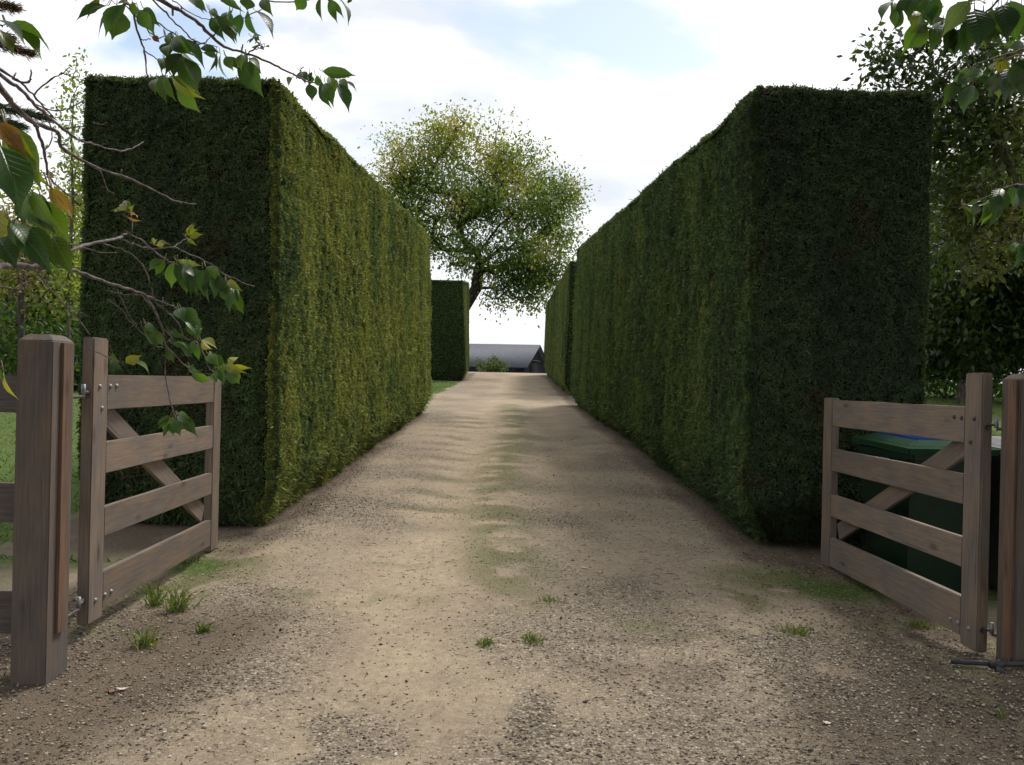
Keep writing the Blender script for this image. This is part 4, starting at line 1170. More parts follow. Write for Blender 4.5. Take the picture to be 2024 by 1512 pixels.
# ------------------------------------------------------------------ cherry trees overhanging the gateway
def cherry_leaf(G, base, tip, wid, col, fold=0.35, curl=0.12, face=None):
    base, tip = np.asarray(base, float), np.asarray(tip, float)
    ax = tip - base; ln = np.linalg.norm(ax); ax = ax / ln
    face = np.array([0, -1.0, 0.3]) + rng.normal(size=3) * 0.48 if face is None else face
    side = np.cross(ax, face); side /= np.linalg.norm(side)
    up = np.cross(side, ax)
    t = np.array([0, .06, .17, .32, .48, .63, .75, .85, 1.0])
    wv = np.array([.02, .3, .68, .95, 1.0, .8, .45, .17, .0])
    V, U = [], []
    bend = curl * ln
    for ti, wi in zip(t, wv):
        c = base + ax * ln * ti + up * bend * math.sin(ti * math.pi) - np.array([0, 0, 0.04 * ln]) * ti * ti
        h = wi * wid / 2
        ser = 1 + rng.uniform(-0.04, 0.04)
        V += [c - side * h * ser + up * h * fold, c, c + side * h * ser + up * h * fold]
        U += [(ti, -wi), (ti, 0), (ti, wi)]
    Q = []
    for i in range(len(t) - 1):
        o = i * 3
        Q += [[o, o + 1, o + 4, o + 3], [o + 1, o + 2, o + 5, o + 4]]
    G.add(V, Q, None, np.asarray(col) * rng.uniform(0.62, 1.4) * np.array([rng.uniform(0.85, 1.2), 1, rng.uniform(0.8, 1.5)]), np.array(U))

GRN, LIT, YEL, RED, DRK = (0.045, 0.095, 0.022), (0.085, 0.15, 0.03), (0.17, 0.19, 0.03), (0.16, 0.085, 0.03), (0.028, 0.06, 0.018)

def spray(parent, leaves, Y, yj=0.06, name='foliage', label=None, scale=1.0):
    """leaves: (bx,by,tx,ty,width_px,colour) in photo pixels at depth Y"""
    G = Geo()
    more = []
    for lf in leaves:
        if random.random() < (0.95 if parent is cr_ else 0.6 if Y > 1.4 else 0.4):
            j = lambda k: random.uniform(-k, k)
            more.append((lf[0] + j(7), lf[1] + j(5), lf[2] + j(20), lf[3] + j(12), lf[4] * random.uniform(0.7, 1.0)) + tuple(lf[5:]))
    for lf in list(leaves) + more:
        bx, by, tx, ty, wd = lf[:5]
        col = lf[5] if len(lf) > 5 else GRN
        y0 = Y + random.uniform(-yj, yj); y1 = y0 + random.uniform(-0.035, 0.035) * Y / 2
        b_, t_ = P(bx, by, y0), P(tx, ty, y1)
        cherry_leaf(G, b_, t_, wd * Y / F * 1.12, col)
        # leaf stalk
        ds = unit((b_ - t_)[None])[0]
        tube(G, [b_ + ds * 0.012 + [0, 0, 0.008], b_ + ds * 0.005, b_], [0.0009] * 3, 4, (0.14, 0.11, 0.03))
    return link(name, G.mesh(name, [M['cherry_leaf']], True), parent)

def branch(parent, pts, Y0, Y1, w0, w1, start=None, name='branch'):
    n = len(pts)
    W = []
    for i, (x, y) in enumerate(pts):
        W.append(P(x, y, Y0 + (Y1 - Y0) * i / (n - 1)))
    rad = np.linspace(w0, w1, n)
    if start is not None:
        st_ = np.asarray(start, float); ex = W[0] + unit((W[0] - W[1])[None])[0] * 0.35
        W = [st_, (st_ + ex) / 2, ex] + W
        rad = np.concatenate([[w0 * 2.2, w0 * 1.8, w0 * 1.2], rad])
    W = np.array(W)
    px = smooth_path(np.concatenate([W, rad[:, None]], 1), 4)
    pts_, r = px[:, :3], np.maximum(px[:, 3], 0.4) * np.median([Y0, Y1]) / F / 2.3
    pts_ = pts_ + rng.normal(size=pts_.shape) * 0.0013
    # knobbly spurs
    r = r * (1 + 0.22 * (rng.random(len(r)) < 0.22)) * (1 + rng.normal(size=len(r)) * 0.06)
    G = Geo()
    tube(G, pts_, r, 6, wob=0.05)
    for i in range(2, len(pts_) - 1):
        if rng.random() < 0.13:
            d = unit(rand_dirs(1) + [[0, 0, 0.4]])[0] * rng.uniform(0.008, 0.022)
            tube(G, [pts_[i], pts_[i] + d * 0.6, pts_[i] + d], [r[i] * 0.7, r[i] * 0.6, r[i] * 0.5], 5)
    return link(name, G.mesh(name, [M['cherry_bark']], True), parent)

def cherry_tree(label, tx, ty, blobs, fork, n_t, seed):
    g = float(gz(tx, ty))
    root = empty('cherry_tree', (tx, ty, g), label, 'tree', 'cherry trees overhanging the gateway')
    tg = in_blobs(blobs, n_t)
    nodes, par, wgt, tips = skeleton([np.array([tx, ty, g - 0.1]), np.array([tx + 0.03, ty, g + 0.8]), np.array(fork)], tg, 0.4)
    link('trunk', edges_mesh(nodes, par, wgt, 0.16, 0.006, None, M['cherry_bark'], 'trunk', 8, 0.5), root)
    V, Q, c = leaf_cloud(nodes[tips], 60, 0.3, 0.15, [DRK, GRN, LIT], seed, droop=0.6)
    link('crown', npmesh('crown', V, Q, col=c, mats=[M['leaf']]), root)  # unseen crown over and behind the camera, shaped to shade hedge fronts and ground
    return root

lf_fork = np.array([-3.3, 1.3, 2.0])
cr_ = None
cl = cherry_tree('cherry tree whose bare and leafy twigs hang down across the sunlit hedge and its gate', -3.5, 0.9,
                 [(np.array([-3.2, 1.0, 4.2]), (1.6, 1.0, 0.7)), (np.array([-3.0, 1.0, 6.6]), (2.3, 1.6, 1.7)), (np.array([-0.6, -0.8, 7.6]), (2.2, 2.0, 1.2)), (np.array([-2.6, -1.2, 4.6]), (3.4, 2.4, 1.2)), (np.array([-4.8, -0.6, 4.2]), (2.2, 2.2, 1.4)), (np.array([-1.0, -2.5, 5.2]), (2.6, 2.4, 1.2)), (np.array([-3.5, -3.5, 4.4]), (3, 2, 1.5))], lf_fork, 700, 91)
rt_fork = np.array([3.6, 1.0, 2.2])
cr_ = cherry_tree('cherry tree with broad dark leaves hanging in over the far end of the dark hedge', 3.9, 0.7,
                  [(np.array([4.4, 5.6, 5.1]), (0.9, 1.2, 0.55)), (np.array([4.9, 3.6, 4.6]), (1.2, 1.6, 0.8)), (np.array([2.6, 1.0, 4.2]), (1.7, 1.0, 0.7)), (np.array([3.2, 1.2, 6.8]), (2.5, 1.7, 1.8)), (np.array([0.8, -0.6, 7.9]), (2.2, 2.0, 1.2)), (np.array([2.8, -1.2, 4.7]), (3.2, 2.3, 1.2)), (np.array([5.0, -0.4, 4.2]), (2.4, 2.2, 1.5)), (np.array([1.2, -2.6, 5.3]), (2.6, 2.4, 1.2)), (np.array([3.8, -3.5, 4.4]), (3, 2, 1.5))], rt_fork, 760, 93)  # leading blobs added out of view to shade the near right ground

up_fork = np.array([-2.75, 1.45, 3.0])
B = lambda pts, y0, y1, w0, w1, st=False: branch(cl, pts, y0, y1, w0, w1, (lf_fork if pts[0][1] > 400 else up_fork) if st else None)
# upper bare twigs
B([(0, 175), (25, 204), (68, 243), (114, 262), (118, 286), (143, 307), (200, 334), (250, 352), (307, 377), (343, 396), (387, 404)], 2.1, 2.7, 11, 3, True)
B([(0, 148), (39, 175), (64, 200), (93, 229), (125, 254), (154, 275), (186, 286), (221, 295), (254, 296), (282, 280)], 2.0, 2.6, 8, 3, True)
B([(0, 138), (30, 156), (66, 188), (90, 215), (110, 236)], 2.1, 2.3, 6, 3, True)
B([(66, 188), (100, 157), (125, 143), (138, 132)], 2.15, 2.2, 4, 2.5); B([(118, 146), (130, 147), (139, 149)], 2.2, 2.2, 3, 2)
B([(25, 157), (54, 164), (60, 152), (62, 141)], 2.1, 2.1, 5, 3.5)
B([(71, 207), (107, 218), (136, 214), (168, 196)], 2.2, 2.3, 3.5, 2.5)
B([(127, 254), (157, 250), (171, 246)], 2.3, 2.3, 3.5, 2)
B([(70, 246), (77, 264), (86, 296), (93, 332), (95, 346), (107, 361), (143, 389), (166, 384)], 2.15, 2.4, 8, 2.5)
B([(84, 214), (100, 250), (102, 279), (86, 300)], 2.2, 2.3, 3, 2)
B([(200, 337), (211, 371), (227, 386)], 2.4, 2.45, 2.5, 1.5); B([(184, 240), (196, 246), (211, 243)], 2.4, 2.4, 2.5, 2)
# middle boughs over hedge and gate
B([(0, 526), (33, 524), (71, 527), (116, 526), (149, 535), (190, 550), (232, 565), (268, 576), (298, 588), (330, 600), (351, 611)], 1.9, 2.6, 12, 3.5, True)
B([(60, 520), (140, 495), (167, 486), (208, 475), (243, 468)], 2.0, 2.4, 8, 7)
B([(238, 472), (268, 484), (298, 492), (341, 490), (375, 502), (417, 523), (455, 547), (482, 560), (503, 565)], 2.4, 2.7, 4, 2)
B([(341, 490), (353, 482), (366, 472)], 2.5, 2.55, 3, 2)
B([(240, 462), (260, 465), (292, 486), (324, 511), (342, 520), (370, 530), (410, 540), (450, 560)], 2.4, 2.6, 4.5, 2)
B([(205, 478), (211, 484), (247, 496), (277, 517), (292, 547), (301, 582), (312, 603), (336, 618), (351, 624)], 2.35, 2.6, 3.5, 2.2)
B([(290, 586), (310, 621), (321, 651), (327, 681), (326, 737), (336, 790), (346, 826)], 2.45, 2.6, 5, 2)
B([(324, 652), (345, 672), (360, 688)], 2.5, 2.55, 2.5, 1.6)
B([(327, 684), (357, 713), (381, 734), (417, 740)], 2.5, 2.6, 3, 1.8)
B([(312, 603), (327, 612), (351, 639), (366, 666), (390, 678), (402, 698), (414, 728), (431, 737)], 2.5, 2.65, 3.5, 2)
B([(211, 575), (247, 582), (280, 585), (297, 606)], 2.4, 2.5, 2.5, 1.8)
B([(232, 573), (250, 609), (268, 642), (298, 678), (321, 687)], 2.4, 2.55, 2.6, 1.8)
B([(211, 591), (235, 606), (256, 633), (274, 651)], 2.4, 2.5, 2.2, 1.6)
B([(175, 690), (220, 707), (247, 721)], 2.4, 2.45, 2.5, 1.8)
B([(68, 530), (98, 570), (128, 603), (155, 633), (178, 662)], 2.1, 2.3, 4, 2); B([(128, 603), (150, 614), (174, 624)], 2.2, 2.25, 2.5, 1.8)
B([(0, 568), (27, 570), (48, 558), (80, 553), (113, 551)], 2.1, 2.2, 3.5, 2, True); B([(48, 560), (21, 594), (0, 618)], 2.1, 2.1, 3.5, 2); B([(33, 527), (38, 545), (46, 560)], 2.0, 2.1, 4, 3)
B([(48, 560), (70, 580), (100, 605), (115, 640), (120, 660)], 2.1, 2.2, 2.5, 1.5)
B([(122, 477), (161, 489), (208, 499), (229, 499)], 2.3, 2.4, 3, 2)
B([(258, 421), (262, 445), (258, 465)], 2.45, 2.42, 2, 2)
# twigs along the top
top_st = np.array([-1.6, 1.3, 3.2])
T_ = lambda pts, y0, y1, w0, w1, st=False: branch(cl, pts, y0, y1, w0, w1, top_st if st else None)
T_([(318, 0), (357, 21), (393, 46), (418, 71), (450, 96), (486, 105), (528, 121), (557, 136), (586, 150), (607, 161), (640, 168)], 2.2, 2.6, 8, 3, True)
G = Geo(); tube(G, smooth_path([lf_fork, up_fork, top_st], 4), np.linspace(0.05, 0.02, 9), 7)
link('branch', G.mesh('branch', [M['cherry_bark']], True), cl)
T_([(240, -30), (250, 0), (262, 28), (275, 71), (286, 104), (288, 130), (291, 154)], 2.0, 2.2, 6, 3, True)
T_([(286, 100), (300, 110), (314, 118), (334, 112)], 2.15, 2.2, 3, 2); T_([(264, 30), (285, 52), (296, 64), (312, 75), (330, 70)], 2.1, 2.15, 3.5, 2); T_([(278, 79), (288, 78), (300, 77)], 2.1, 2.1, 2.5, 2)
T_([(295, -10), (328, 25), (357, 54), (378, 77), (400, 86), (430, 92)], 2.1, 2.3, 4, 2.2, True)
T_([(300, 30), (314, 46), (350, 71), (378, 82), (403, 86), (416, 72)], 2.1, 2.3, 3.5, 2.4)
T_([(418, 71), (440, 60), (460, 46), (490, 30), (518, 18)], 2.3, 2.35, 3, 2.2)
T_([(490, 106), (505, 95), (511, 89), (504, 77)], 2.4, 2.4, 3.5, 3); T_([(505, 97), (515, 92), (524, 92)], 2.4, 2.4, 2, 1.5)
T_([(588, 149), (594, 140), (600, 132)], 2.5, 2.5, 3, 2)
T_([(500, -8), (540, 3), (585, 2), (640, -2), (690, -6)], 2.3, 2.5, 3.5, 2)
T_([(340, 0), (370, 20), (400, 38), (428, 36)], 2.2, 2.3, 2.5, 1.8)

spray(cl, [(196, -4, 158, 28, 20, (0.07, 0.07, 0.035)), (212, 12, 168, 42, 22), (230, 16, 221, 78, 46), (242, 10, 208, 72, 30), (250, 6, 236, 66, 30), (200, 2, 140, 4, 12, RED), (275, 20, 307, 70, 28), (284, 16, 318, 52, 22), (262, 2, 286, 34, 24), (232, 8, 262, 10, 20)], 2.0)
spray(cl, [(334, 84, 332, 118, 27), (352, 75, 400, 128, 30), (340, 80, 384, 108, 26), (353, 108, 343, 154, 30), (324, 116, 318, 141, 20, LIT), (361, 112, 391, 182, 32), (343, 152, 397, 186, 28, YEL), (321, 150, 331, 203, 24), (309, 156, 308, 187, 20, (0.12, 0.16, 0.07)), (352, 166, 398, 222, 30, LIT), (330, 70, 350, 84, 16), (300, 72, 316, 84, 12, RED)], 2.2)
spray(cl, [(396, 96, 436, 104, 16), (402, 104, 432, 112, 12), (436, 108, 453, 157, 22), (446, 112, 462, 140, 18), (480, 110, 492, 140, 24, LIT), (480, 122, 522, 190, 38), (490, 116, 516, 142, 22), (428, 108, 428, 140, 6)], 2.4)
spray(cl, [(428, 30, 447, 82, 24), (420, 36, 428, 68, 16), (446, 48, 468, 80, 18), (460, 20, 465, 80, 24), (475, 28, 474, 72, 24), (490, 20, 514, 75, 24), (503, 20, 541, 76, 24), (492, -4, 488, 20, 26), (518, -2, 541, 32, 20), (375, -4, 404, 25, 18), (440, 4, 474, 14, 12), (452, 24, 440, 60, 16), (416, 20, 436, 40, 14)], 2.3)
spray(cl, [(604, -6, 585, 20, 24), (634, -6, 638, 41, 16), (653, -4, 668, 46, 16), (668, -6, 688, 52, 22), (690, -6, 688, 6, 10)], 2.4)
spray(cl, [(638, 141, 692, 152, 22), (650, 150, 660, 192, 20, LIT), (668, 165, 690, 222, 24), (596, 142, 604, 166, 18), (612, 145, 616, 164, 18), (610, 166, 617, 200, 22), (625, 150, 640, 172, 16), (643, 164, 660, 212, 22), (578, 154, 570, 170, 16), (672, 158, 692, 180, 14), (632, 166, 640, 196, 14)], 2.55)
spray(cl, [(502, 76, 492, 86, 6), (504, 76, 500, 74, 6), (506, 78, 516, 80, 7), (511, 88, 496, 92, 6), (516, 92, 524, 100, 6), (506, 84, 512, 70, 6), (524, 92, 532, 92, 4)], 2.4)
# big leaves close to the lens
spray(cl, [(14, 248, 100, 366, 58, (0.14, 0.19, 0.035)), (2, 290, 40, 424, 66, GRN), (-10, 300, 12, 400, 50, LIT)], 0.95, 0.04)
spray(cl, [(-4, 244, 40, 302, 34, (0.2, 0.12, 0.03)), (100, 372, 138, 424, 26, (0.19, 0.13, 0.035))], 0.98, 0.02)
spray(cl, [(42, 380, 88, 456, 44), (62, 384, 112, 462, 40, LIT), (86, 398, 142, 478, 46, LIT), (36, 450, 110, 548, 42), (58, 448, 116, 528, 40), (106, 466, 148, 548, 38, LIT), (0, 470, 36, 532, 54, DRK), (-10, 415, 30, 470, 40, (0.1, 0.11, 0.03)), (22, 440, 60, 500, 40, GRN)], 1.15, 0.05)
spray(cl, [(14, 50, 84, 118, 40), (-6, 44, 40, 92, 34), (0, 60, 26, 110, 22, (0.14, 0.15, 0.03))], 1.3, 0.03)
spray(cl, [(8, 732, 38, 788, 15, YEL), (0, 725, 12, 756, 10, GRN)], 1.5, 0.02)
branch(cl, [(-30, 230), (5, 246), (20, 300), (34, 380), (30, 440), (20, 470)], 1.0, 1.15, 3, 2, lf_fork)
branch(cl, [(-40, 40), (0, 48), (18, 52)], 1.3, 1.3, 3, 2, lf_fork); branch(cl, [(-30, 700), (-5, 722), (10, 733)], 1.5, 1.5, 2.5, 2, lf_fork)
spray(cl, [(321, 514, 293, 535, 18), (345, 517, 339, 568, 24), (351, 514, 399, 523, 14, (0.1, 0.14, 0.07)), (357, 524, 372, 560, 28), (363, 530, 369, 580, 22, DRK), (384, 530, 390, 584, 22, DRK), (400, 533, 403, 584, 24), (408, 528, 441, 575, 28), (417, 547, 424, 590, 22), (449, 557, 481, 574, 15, YEL), (446, 560, 457, 598, 24), (461, 568, 483, 620, 26), (458, 572, 468, 618, 18), (372, 520, 388, 548, 20), (430, 545, 446, 580, 20, DRK)], 2.55, 0.05)
spray(cl, [(353, 610, 366, 638, 22), (360, 611, 398, 644, 28), (373, 626, 391, 668, 26), (392, 668, 400, 646, 16, LIT), (399, 672, 430, 688, 18, YEL), (384, 672, 376, 700, 14), (390, 678, 394, 712, 14)], 2.6, 0.04)
spray(cl, [(282, 646, 307, 688, 18), (298, 652, 322, 682, 22), (336, 655, 356, 662, 12), (290, 640, 318, 660, 14), (344, 676, 372, 690, 14), (360, 688, 378, 704, 16), (330, 690, 344, 716, 16)], 2.5, 0.04)
spray(cl, [(254, 717, 281, 700, 18, YEL), (264, 715, 296, 740, 22, LIT), (262, 712, 278, 718, 14, YEL), (219, 710, 226, 738, 14, DRK), (222, 696, 238, 716, 12)], 2.45, 0.03)
spray(cl, [(417, 706, 447, 720, 22), (446, 724, 490, 736, 16, YEL), (452, 722, 472, 705, 16, YEL), (449, 730, 474, 758, 24), (437, 730, 441, 762, 22), (424, 722, 458, 730, 18, LIT), (381, 736, 418, 752, 16, LIT), (376, 724, 388, 732, 12), (412, 700, 428, 706, 14), (430, 735, 426, 756, 16), (462, 728, 484, 724, 10, YEL)], 2.62, 0.04)
spray(cl, [(345, 824, 320, 854, 24), (348, 830, 357, 862, 22), (357, 825, 392, 862, 22), (353, 819, 382, 830, 18), (336, 822, 312, 846, 14, DRK), (342, 836, 338, 858, 12)], 2.6, 0.03)
spray(cl, [(371, 466, 384, 442, 13, YEL), (374, 466, 403, 462, 14, YEL), (372, 468, 380, 476, 8, YEL), (253, 419, 218, 416, 11, YEL), (256, 419, 246, 394, 14, YEL), (259, 421, 266, 402, 9, YEL), (256, 424, 272, 430, 9, RED), (304, 482, 312, 472, 9, YEL), (308, 484, 326, 482, 8, YEL)], 2.5, 0.02)

# right hand cherry
R_ = lambda pts, y0, y1, w0, w1, st=True: branch(cr_, pts, y0, y1, w0, w1, rt_fork if st else None)
R_([(2050, 88), (2024, 97), (1985, 110), (1940, 125), (1917, 140), (1885, 165)], 1.9, 2.15, 6, 2.5)
R_([(2060, 112), (2024, 108), (2000, 112), (1975, 122)], 1.9, 2.0, 4, 2.5)
R_([(1990, -40), (1972, 0), (1950, 22), (1925, 35), (1890, 50)], 1.9, 2.1, 6, 2.5)
R_([(1880, -40), (1850, -10), (1815, 0), (1785, 4)], 2.0, 2.1, 4, 2)
R_([(2060, 360), (2024, 365), (1995, 368), (1942, 392), (1894, 413)], 1.9, 2.2, 5, 2.2)
R_([(2060, 460), (2030, 470), (2008, 482)], 1.9, 1.95, 3, 2)
spray(cr_, [(1765, 2, 1741, 42, 24), (1778, 12, 1771, 60, 22), (1800, -8, 1795, 40, 30, DRK), (1832, -10, 1840, 50, 42, DRK), (1824, 30, 1794, 64, 36, LIT), (1830, 46, 1789, 98, 36, LIT), (1812, 20, 1800, 56, 24, YEL), (1850, -10, 1818, 20, 30)], 2.1, 0.05)
spray(cr_, [(1912, 4, 1873, 68, 36, (0.07, 0.11, 0.05)), (1868, 38, 1840, 58, 22, (0.1, 0.13, 0.08)), (1861, 48, 1838, 104, 22), (1876, 50, 1861, 104, 36, DRK), (1906, 34, 1902, 116, 36, DRK), (1926, 22, 1930, 98, 52, DRK), (1962, 20, 1968, 80, 54, GRN), (1998, 2, 2012, 80, 54, GRN), (1940, 4, 1908, 14, 24, (0.1, 0.13, 0.08)), (1945, 30, 1950, 92, 40, GRN), (1890, 60, 1886, 112, 26, DRK), (1980, 10, 1990, 84, 40, DRK), (2020, 10, 2030, 80, 44, DRK)], 2.0, 0.07)
spray(cr_, [(1918, 140, 1886, 170, 28, (0.09, 0.14, 0.09)), (1946, 140, 1916, 160, 20, (0.1, 0.15, 0.11)), (1896, 163, 1866, 208, 28), (1920, 165, 1902, 216, 32, DRK), (1982, 118, 1960, 142, 26, YEL), (1974, 144, 1956, 190, 26, (0.06, 0.08, 0.08)), (1993, 136, 1985, 204, 32, (0.05, 0.08, 0.08)), (2016, 118, 2020, 196, 42, DRK), (1950, 150, 1944, 168, 24, DRK), (1960, 128, 1940, 148, 20), (2004, 128, 2004, 180, 30, GRN), (2022, 90, 1990, 96, 16, (0.09, 0.13, 0.08))], 2.05, 0.05)
spray(cr_, [(1902, 410, 1912, 446, 22, LIT), (1930, 402, 1921, 428, 18, (0.06, 0.1, 0.08)), (1948, 396, 1938, 446, 24, LIT), (1966, 388, 1952, 450, 26), (1984, 376, 1970, 424, 26, DRK), (2000, 370, 2004, 410, 24), (1915, 404, 1942, 396, 10, LIT), (2016, 366, 2022, 420, 26, DRK), (1975, 384, 1962, 440, 20, DRK), (2012, 480, 2000, 500, 18), (2022, 478, 2020, 520, 22)], 2.05, 0.05)

# ------------------------------------------------------------------ small ground plants, litter, stones
def ground_px(x, y):
    """photo pixel -> point on the ground"""
    lo, hi = 2.0, 60.0
    for _ in range(50):
        Y = (lo + hi) / 2
        p = P(x, y, Y)
        if p[2] > float(gz(p[0], p[1])): lo = Y
        else: hi = Y
    p = P(x, y, lo); p[2] = float(gtop(p[0], p[1])[0])
    return p

def blades(n, centre, spread, h, wd, cols, lean=0.6):
    c = np.asarray(centre, float)
    p = c + np.concatenate([rng.normal(size=(n, 2)) * spread, np.zeros((n, 1))], 1)
    d = unit(np.concatenate([rng.normal(size=(n, 2)) * lean, np.ones((n, 1))], 1))
    s = unit(np.cross(d, rand_dirs(n)))
    ln = h * (0.45 + 0.75 * rng.random(n)); 
    dirh = np.concatenate([d[:, :2], np.zeros((n, 1))], 1)
    m1 = p + d * (ln * 0.55)[:, None]
    tp_ = p + d * (ln * 0.85)[:, None] + dirh * (ln * 0.5)[:, None] - np.array([0, 0, 1.0]) * (ln * 0.12)[:, None]
    w_ = (wd * (0.6 + 0.8 * rng.random(n)))[:, None]
    V = np.stack([p - s * w_ * .5, p + s * w_ * .5, m1 + s * w_ * .45, m1 - s * w_ * .45, tp_], 1).reshape(-1, 3)
    i = np.arange(n) * 5
    Q = np.stack([i, i + 1, i + 2, i + 3], 1); T = np.stack([i + 3, i + 2, i + 4], 1)
    cc = np.array(cols)[rng.integers(0, len(cols), n)] * (0.7 + 0.6 * rng.random((n, 1)))
    return V, Q, T, np.repeat(cc, 5, 0)

tg_cols = [(0.07, 0.13, 0.025), (0.1, 0.17, 0.04), (0.16, 0.19, 0.06), (0.2, 0.18, 0.08)]
for (x, y, n, sp_, h, lab) in [
        (308, 1198, 34, 0.022, 0.12, 'upright green grass tuft just under the gate with the cherry leaves'),
        (350, 1208, 46, 0.03, 0.12, 'larger spreading grass tuft beside the upright one under the gate'),
        (285, 1280, 50, 0.028, 0.08, 'ragged grass tuft in the dark soil nearest the wide post'),
        (404, 1252, 40, 0.018, 0.045, 'tiny dark green weed alone on bare gravel past the tufts'),
        (958, 1276, 36, 0.022, 0.035, 'small dark weed tuft, the darker of two in mid drive'),
        (1050, 1270, 44, 0.028, 0.04, 'small pale green grass tuft, the brighter of two in mid drive'),
        (1575, 1255, 44, 0.03, 0.05, 'low twiggy weed on the gravel before the gate with the bin'),
        (1815, 1240, 40, 0.035, 0.05, 'faint grass tuft at the foot of the gate with the bin'),
        (1085, 1190, 24, 0.04, 0.03, 'thin mossy tuft on the centre line of the drive'),
        (1975, 1418, 12, 0.012, 0.03, 'tiny bright seedling in the dark soil below the black pipe')]:
    p = ground_px(x, y)
    V, Q, T, cc = blades(int(n * 1.7), p - [0, 0, 0.004], sp_, h * 1.7, 0.0055, tg_cols, 0.45)
    o = empty('grass_tuft', tuple(p), lab, 'grass tuft', 'weeds and tufts on the drive')
    link('leaves', npmesh('leaves', V, Q, T, col=cc, mats=[M['grass']]), o)

# lawn and moss blades: nobody could count them
def scatter_ground(n, x0, x1, y0, y1, prob):
    x = rng.uniform(x0, x1, n); y = y0 + (y1 - y0) * rng.random(n) ** 1.5
    m, _ = masks(x, y)
    k = rng.random(n) < prob(x, y, m)
    return x[k], y[k]
Gg = Geo()
x, y = scatter_ground(60000, -2.7, 2.7, 3.0, 11, lambda x, y, m: 0.55 * ss(0.3, 0.9, m[:, 1]) * (1 - ss(9, 11, y)))
z = gtop(x, y)
V, Q, T, cc = blades(len(x), np.stack([x, y, z - 0.003], 1), 0.004, 0.022, 0.004, [(0.085, 0.105, 0.035), (0.125, 0.14, 0.05), (0.18, 0.17, 0.08)], 0.9)
Gg.V.append(V); Gg.Q.append(Q); Gg.T.append(T); Gg.Cc.append(cc); Gg.U.append(np.zeros((len(V), 2))); Gg.n = len(V)
moss_o = link('short_grass', Gg.mesh('short_grass', [M['grass']]))
tag(moss_o, 'sparse short grass and moss on the drive', kind='stuff')
Gl = Geo()
def lawn_patch(n, x0, x1, y0, y1, h):
    x, y = scatter_ground(n, x0, x1, y0, y1, lambda x, y, m: ss(0.4, 0.8, m[:, 3]))
    z = gtop(x, y)
    V, Q, T, cc = blades(len(x), np.stack([x, y, z - 0.005], 1), 0.01, h, 0.008, [(0.045, 0.085, 0.018), (0.075, 0.125, 0.027), (0.115, 0.16, 0.042)], 0.7)
    Gl.add(V, Q, T, cc)
lawn_patch(26000, -9, -2.1, 6.0, 26, 0.06)
lawn_patch(9000, -4.5, -1.4, 17, 31, 0.07)
lawn_patch(16000, 6, 16, 12, 28, 0.08)
tag(link('lawn_grass', Gl.mesh('lawn_grass', [M['grass']])), 'mown green lawn beside the hedges', kind='stuff')

# stones
def stones(n, prob, s0, s1, x0, x1, y0, y1, cols, flat=0.6, seed=0):
    x, y = scatter_ground(n, x0, x1, y0, y1, prob)
    n = len(x)
    z = gtop(x, y)
    base = np.array([[1, 0, 0], [0, 1, 0], [-1, 0, 0], [0, -1, 0], [0, 0, 1], [0, 0, -1]], float)
    T0 = np.array([[0, 1, 4], [1, 2, 4], [2, 3, 4], [3, 0, 4], [1, 0, 5], [2, 1, 5], [3, 2, 5], [0, 3, 5]])
    sz = (s0 + (s1 - s0) * rng.random(n) ** 3)
    V = base[None] * (0.65 + 0.7 * rng.random((n, 6, 1)))
    V[:, :, 2] *= flat; V[:, :, 0] *= (0.7 + 0.7 * rng.random(n))[:, None]
    an = rng.random(n) * 6.28
    ca, sa = np.cos(an)[:, None], np.sin(an)[:, None]
    V = np.stack([V[..., 0] * ca - V[..., 1] * sa, V[..., 0] * sa + V[..., 1] * ca, V[..., 2]], -1) * sz[:, None, None]
    V += np.stack([x, y, z + sz * flat * 0.35], 1)[:, None]
    T = (T0[None] + (np.arange(n) * 6)[:, None, None]).reshape(-1, 3)
    cc = np.array(cols)[rng.integers(0, len(cols), n)] * (0.7 + 0.6 * rng.random((n, 1)))
    return V.reshape(-1, 3), T, np.repeat(cc, 6, 0)
Gs = Geo()
stc = [(0.22, 0.18, 0.13), (0.3, 0.25, 0.19), (0.16, 0.13, 0.1), (0.38, 0.33, 0.26), (0.12, 0.1, 0.085), (0.27, 0.23, 0.19)]
V, T, cc = stones(130000, lambda x, y, m: 0.08 + 0.75 * ss(0.35, 0.85, m[:, 0]) * (1 - 0.7 * m[:, 1]) , 0.002, 0.0085, -2.5, 2.8, 2.9, 8.5, stc)
Gs.add(V, None, T, cc)
V, T, cc = stones(60000, lambda x, y, m: 0.12 + 0.5 * ss(0.3, 0.8, m[:, 0]) * (1 - 0.7 * m[:, 1]), 0.0025, 0.009, -2.0, 2.0, 7.5, 17, stc[:4] + stc[5:])
Gs.add(V, None, T, cc)
V, T, cc = stones(42000, lambda x, y, m: 0.9 * blob(x, y, 1.75, 4.35, 0.6, 0.8) + 0.55 * m[:, 2], 0.003, 0.0105, -2.8, 2.9, 2.9, 5.6, stc + [(0.42, 0.37, 0.29)])
Gs.add(V, None, T, cc)
V, T, cc = stones(700, lambda x, y, m: 0.3 + 0 * x, 0.004, 0.016, -2.6, 2.8, 2.9, 9, [(0.5, 0.46, 0.4), (0.4, 0.35, 0.28), (0.08, 0.07, 0.06)])
Gs.add(V, None, T, cc)
tag(link('gravel', Gs.mesh('gravel', [M['stone']])), 'loose gravel strewn over the drive', kind='stuff')

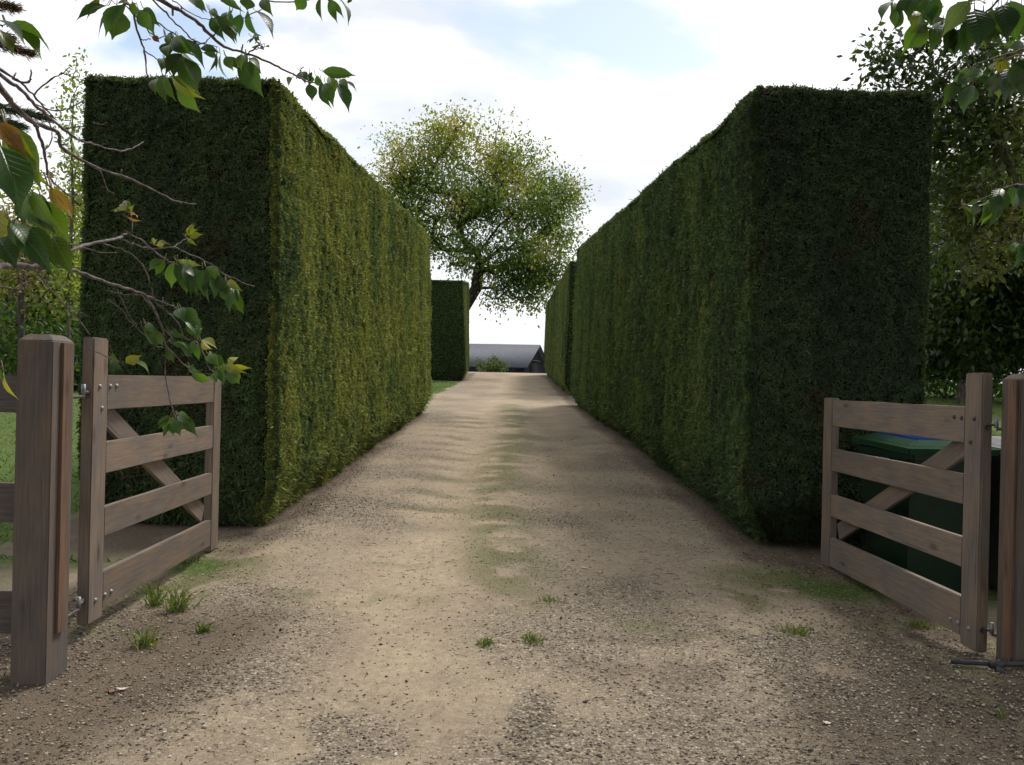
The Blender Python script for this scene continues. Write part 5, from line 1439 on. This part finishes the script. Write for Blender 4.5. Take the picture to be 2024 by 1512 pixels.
# dead leaves, bark crumbs and twigs
x, y = scatter_ground(100000, -2.6, 2.8, 2.9, 14, lambda x, y, m: 0.13 + 0.5 * (np.abs(np.maximum(XL(y) - x, x - XR(y))) < 0.16) * (y > 6.5) + 0.85 * m[:, 2] * (y < 6.5) + 0.45 * m[:, 2] + 0.12 * ss(0.2, 0.8, m[:, 1]))
n = len(x); z = gtop(x, y) + 0.003
d = unit(np.concatenate([rng.normal(size=(n, 2)), rng.normal(size=(n, 1)) * 0.25], 1))
s_ = unit(np.cross(d, np.array([0, 0, 1.0]) + rand_dirs(n) * 0.5))
ln = 0.005 + 0.02 * rng.random(n) ** 2.5
cols = np.array([(0.05, 0.035, 0.024), (0.09, 0.06, 0.035), (0.035, 0.028, 0.022), (0.13, 0.09, 0.05), (0.06, 0.065, 0.025), (0.2, 0.1, 0.045), (0.34, 0.28, 0.2)])[rng.choice(7, n, p=[.22, .18, .18, .12, .1, .03, .17])]
V, Q, cc = leaf_quads(np.stack([x, y, z], 1), d, s_, ln, ln * (0.25 + 0.5 * rng.random(n)), cols)
Gd = Geo(); Gd.add(V, Q, None, cc)
for _ in range(320):
    xx, yy = rng.uniform(-2.3, 2.6), 3.0 + 4 * rng.random() ** 1.3
    a0 = rng.random() * 6.28; l0 = rng.uniform(0.015, 0.07)
    zz = float(gtop(xx, yy)[0]) + 0.004
    tube(Gd, [(xx, yy, zz), (xx + l0 * .5 * math.cos(a0), yy + l0 * .5 * math.sin(a0), zz + 0.003), (xx + l0 * math.cos(a0 + .3), yy + l0 * math.sin(a0 + .3), zz)], [0.0014, 0.0013, 0.0008], 4, (0.06, 0.045, 0.035))
tag(link('leaf_litter', Gd.mesh('leaf_litter', [M['stone']])), 'dead leaves and twigs on the gravel', kind='stuff')

# a few pale scraps that stand out
def scrap(name, px, py, l_, w_, mat, label, cat, rot):
    p = ground_px(px, py)
    bm = bmesh.new()
    bmesh.ops.create_grid(bm, x_segments=6, y_segments=3, size=0.5)
    for v in bm.verts:
        fx = v.co.x * 2
        v.co = Vector((v.co.x * l_, v.co.y * w_ * (1.15 - fx * fx) * random.uniform(0.8, 1.15), 0.12 * l_ * (fx * fx) + random.uniform(0, 0.12) * w_ + 0.004))
    bmesh.ops.solidify(bm, geom=list(bm.faces), thickness=0.002)
    bm.transform(Matrix.Rotation(rot, 4, 'Z'))
    me = bpy.data.meshes.new(name); bm.to_mesh(me); bm.free(); me.materials.append(mat)
    o = bpy.data.objects.new(name, me); C.objects.link(o); o.location = p + np.array([0, 0, 0.003])
    tag(o, label, cat, 'pale scraps on the drive')
scrap('bark_chip', 242, 1364, 0.05, 0.02, M['chip'], 'cream bark chip lying next to a rust leaf in front of the wide post', 'bark chip', 0.3)
scrap('dead_leaf', 222, 1368, 0.045, 0.022, M['rust_leaf'], 'curled rust coloured dead leaf against a cream chip', 'dead leaf', 2.5)
scrap('bark_chip', 1155, 1118, 0.05, 0.018, M['chip'], 'whitish flake in the right wheel track, beyond the weed tufts', 'bark chip', -0.1)
scrap('bark_chip', 1185, 1124, 0.045, 0.01, M['chip'], 'thin whitish splinter just right of the wheel track flake', 'bark chip', 0.05)
scrap('flat_stone', 1635, 1430, 0.038, 0.022, M['chip'], 'flat pale stone on the gravel in the shade at lower right', 'stone', -0.2)
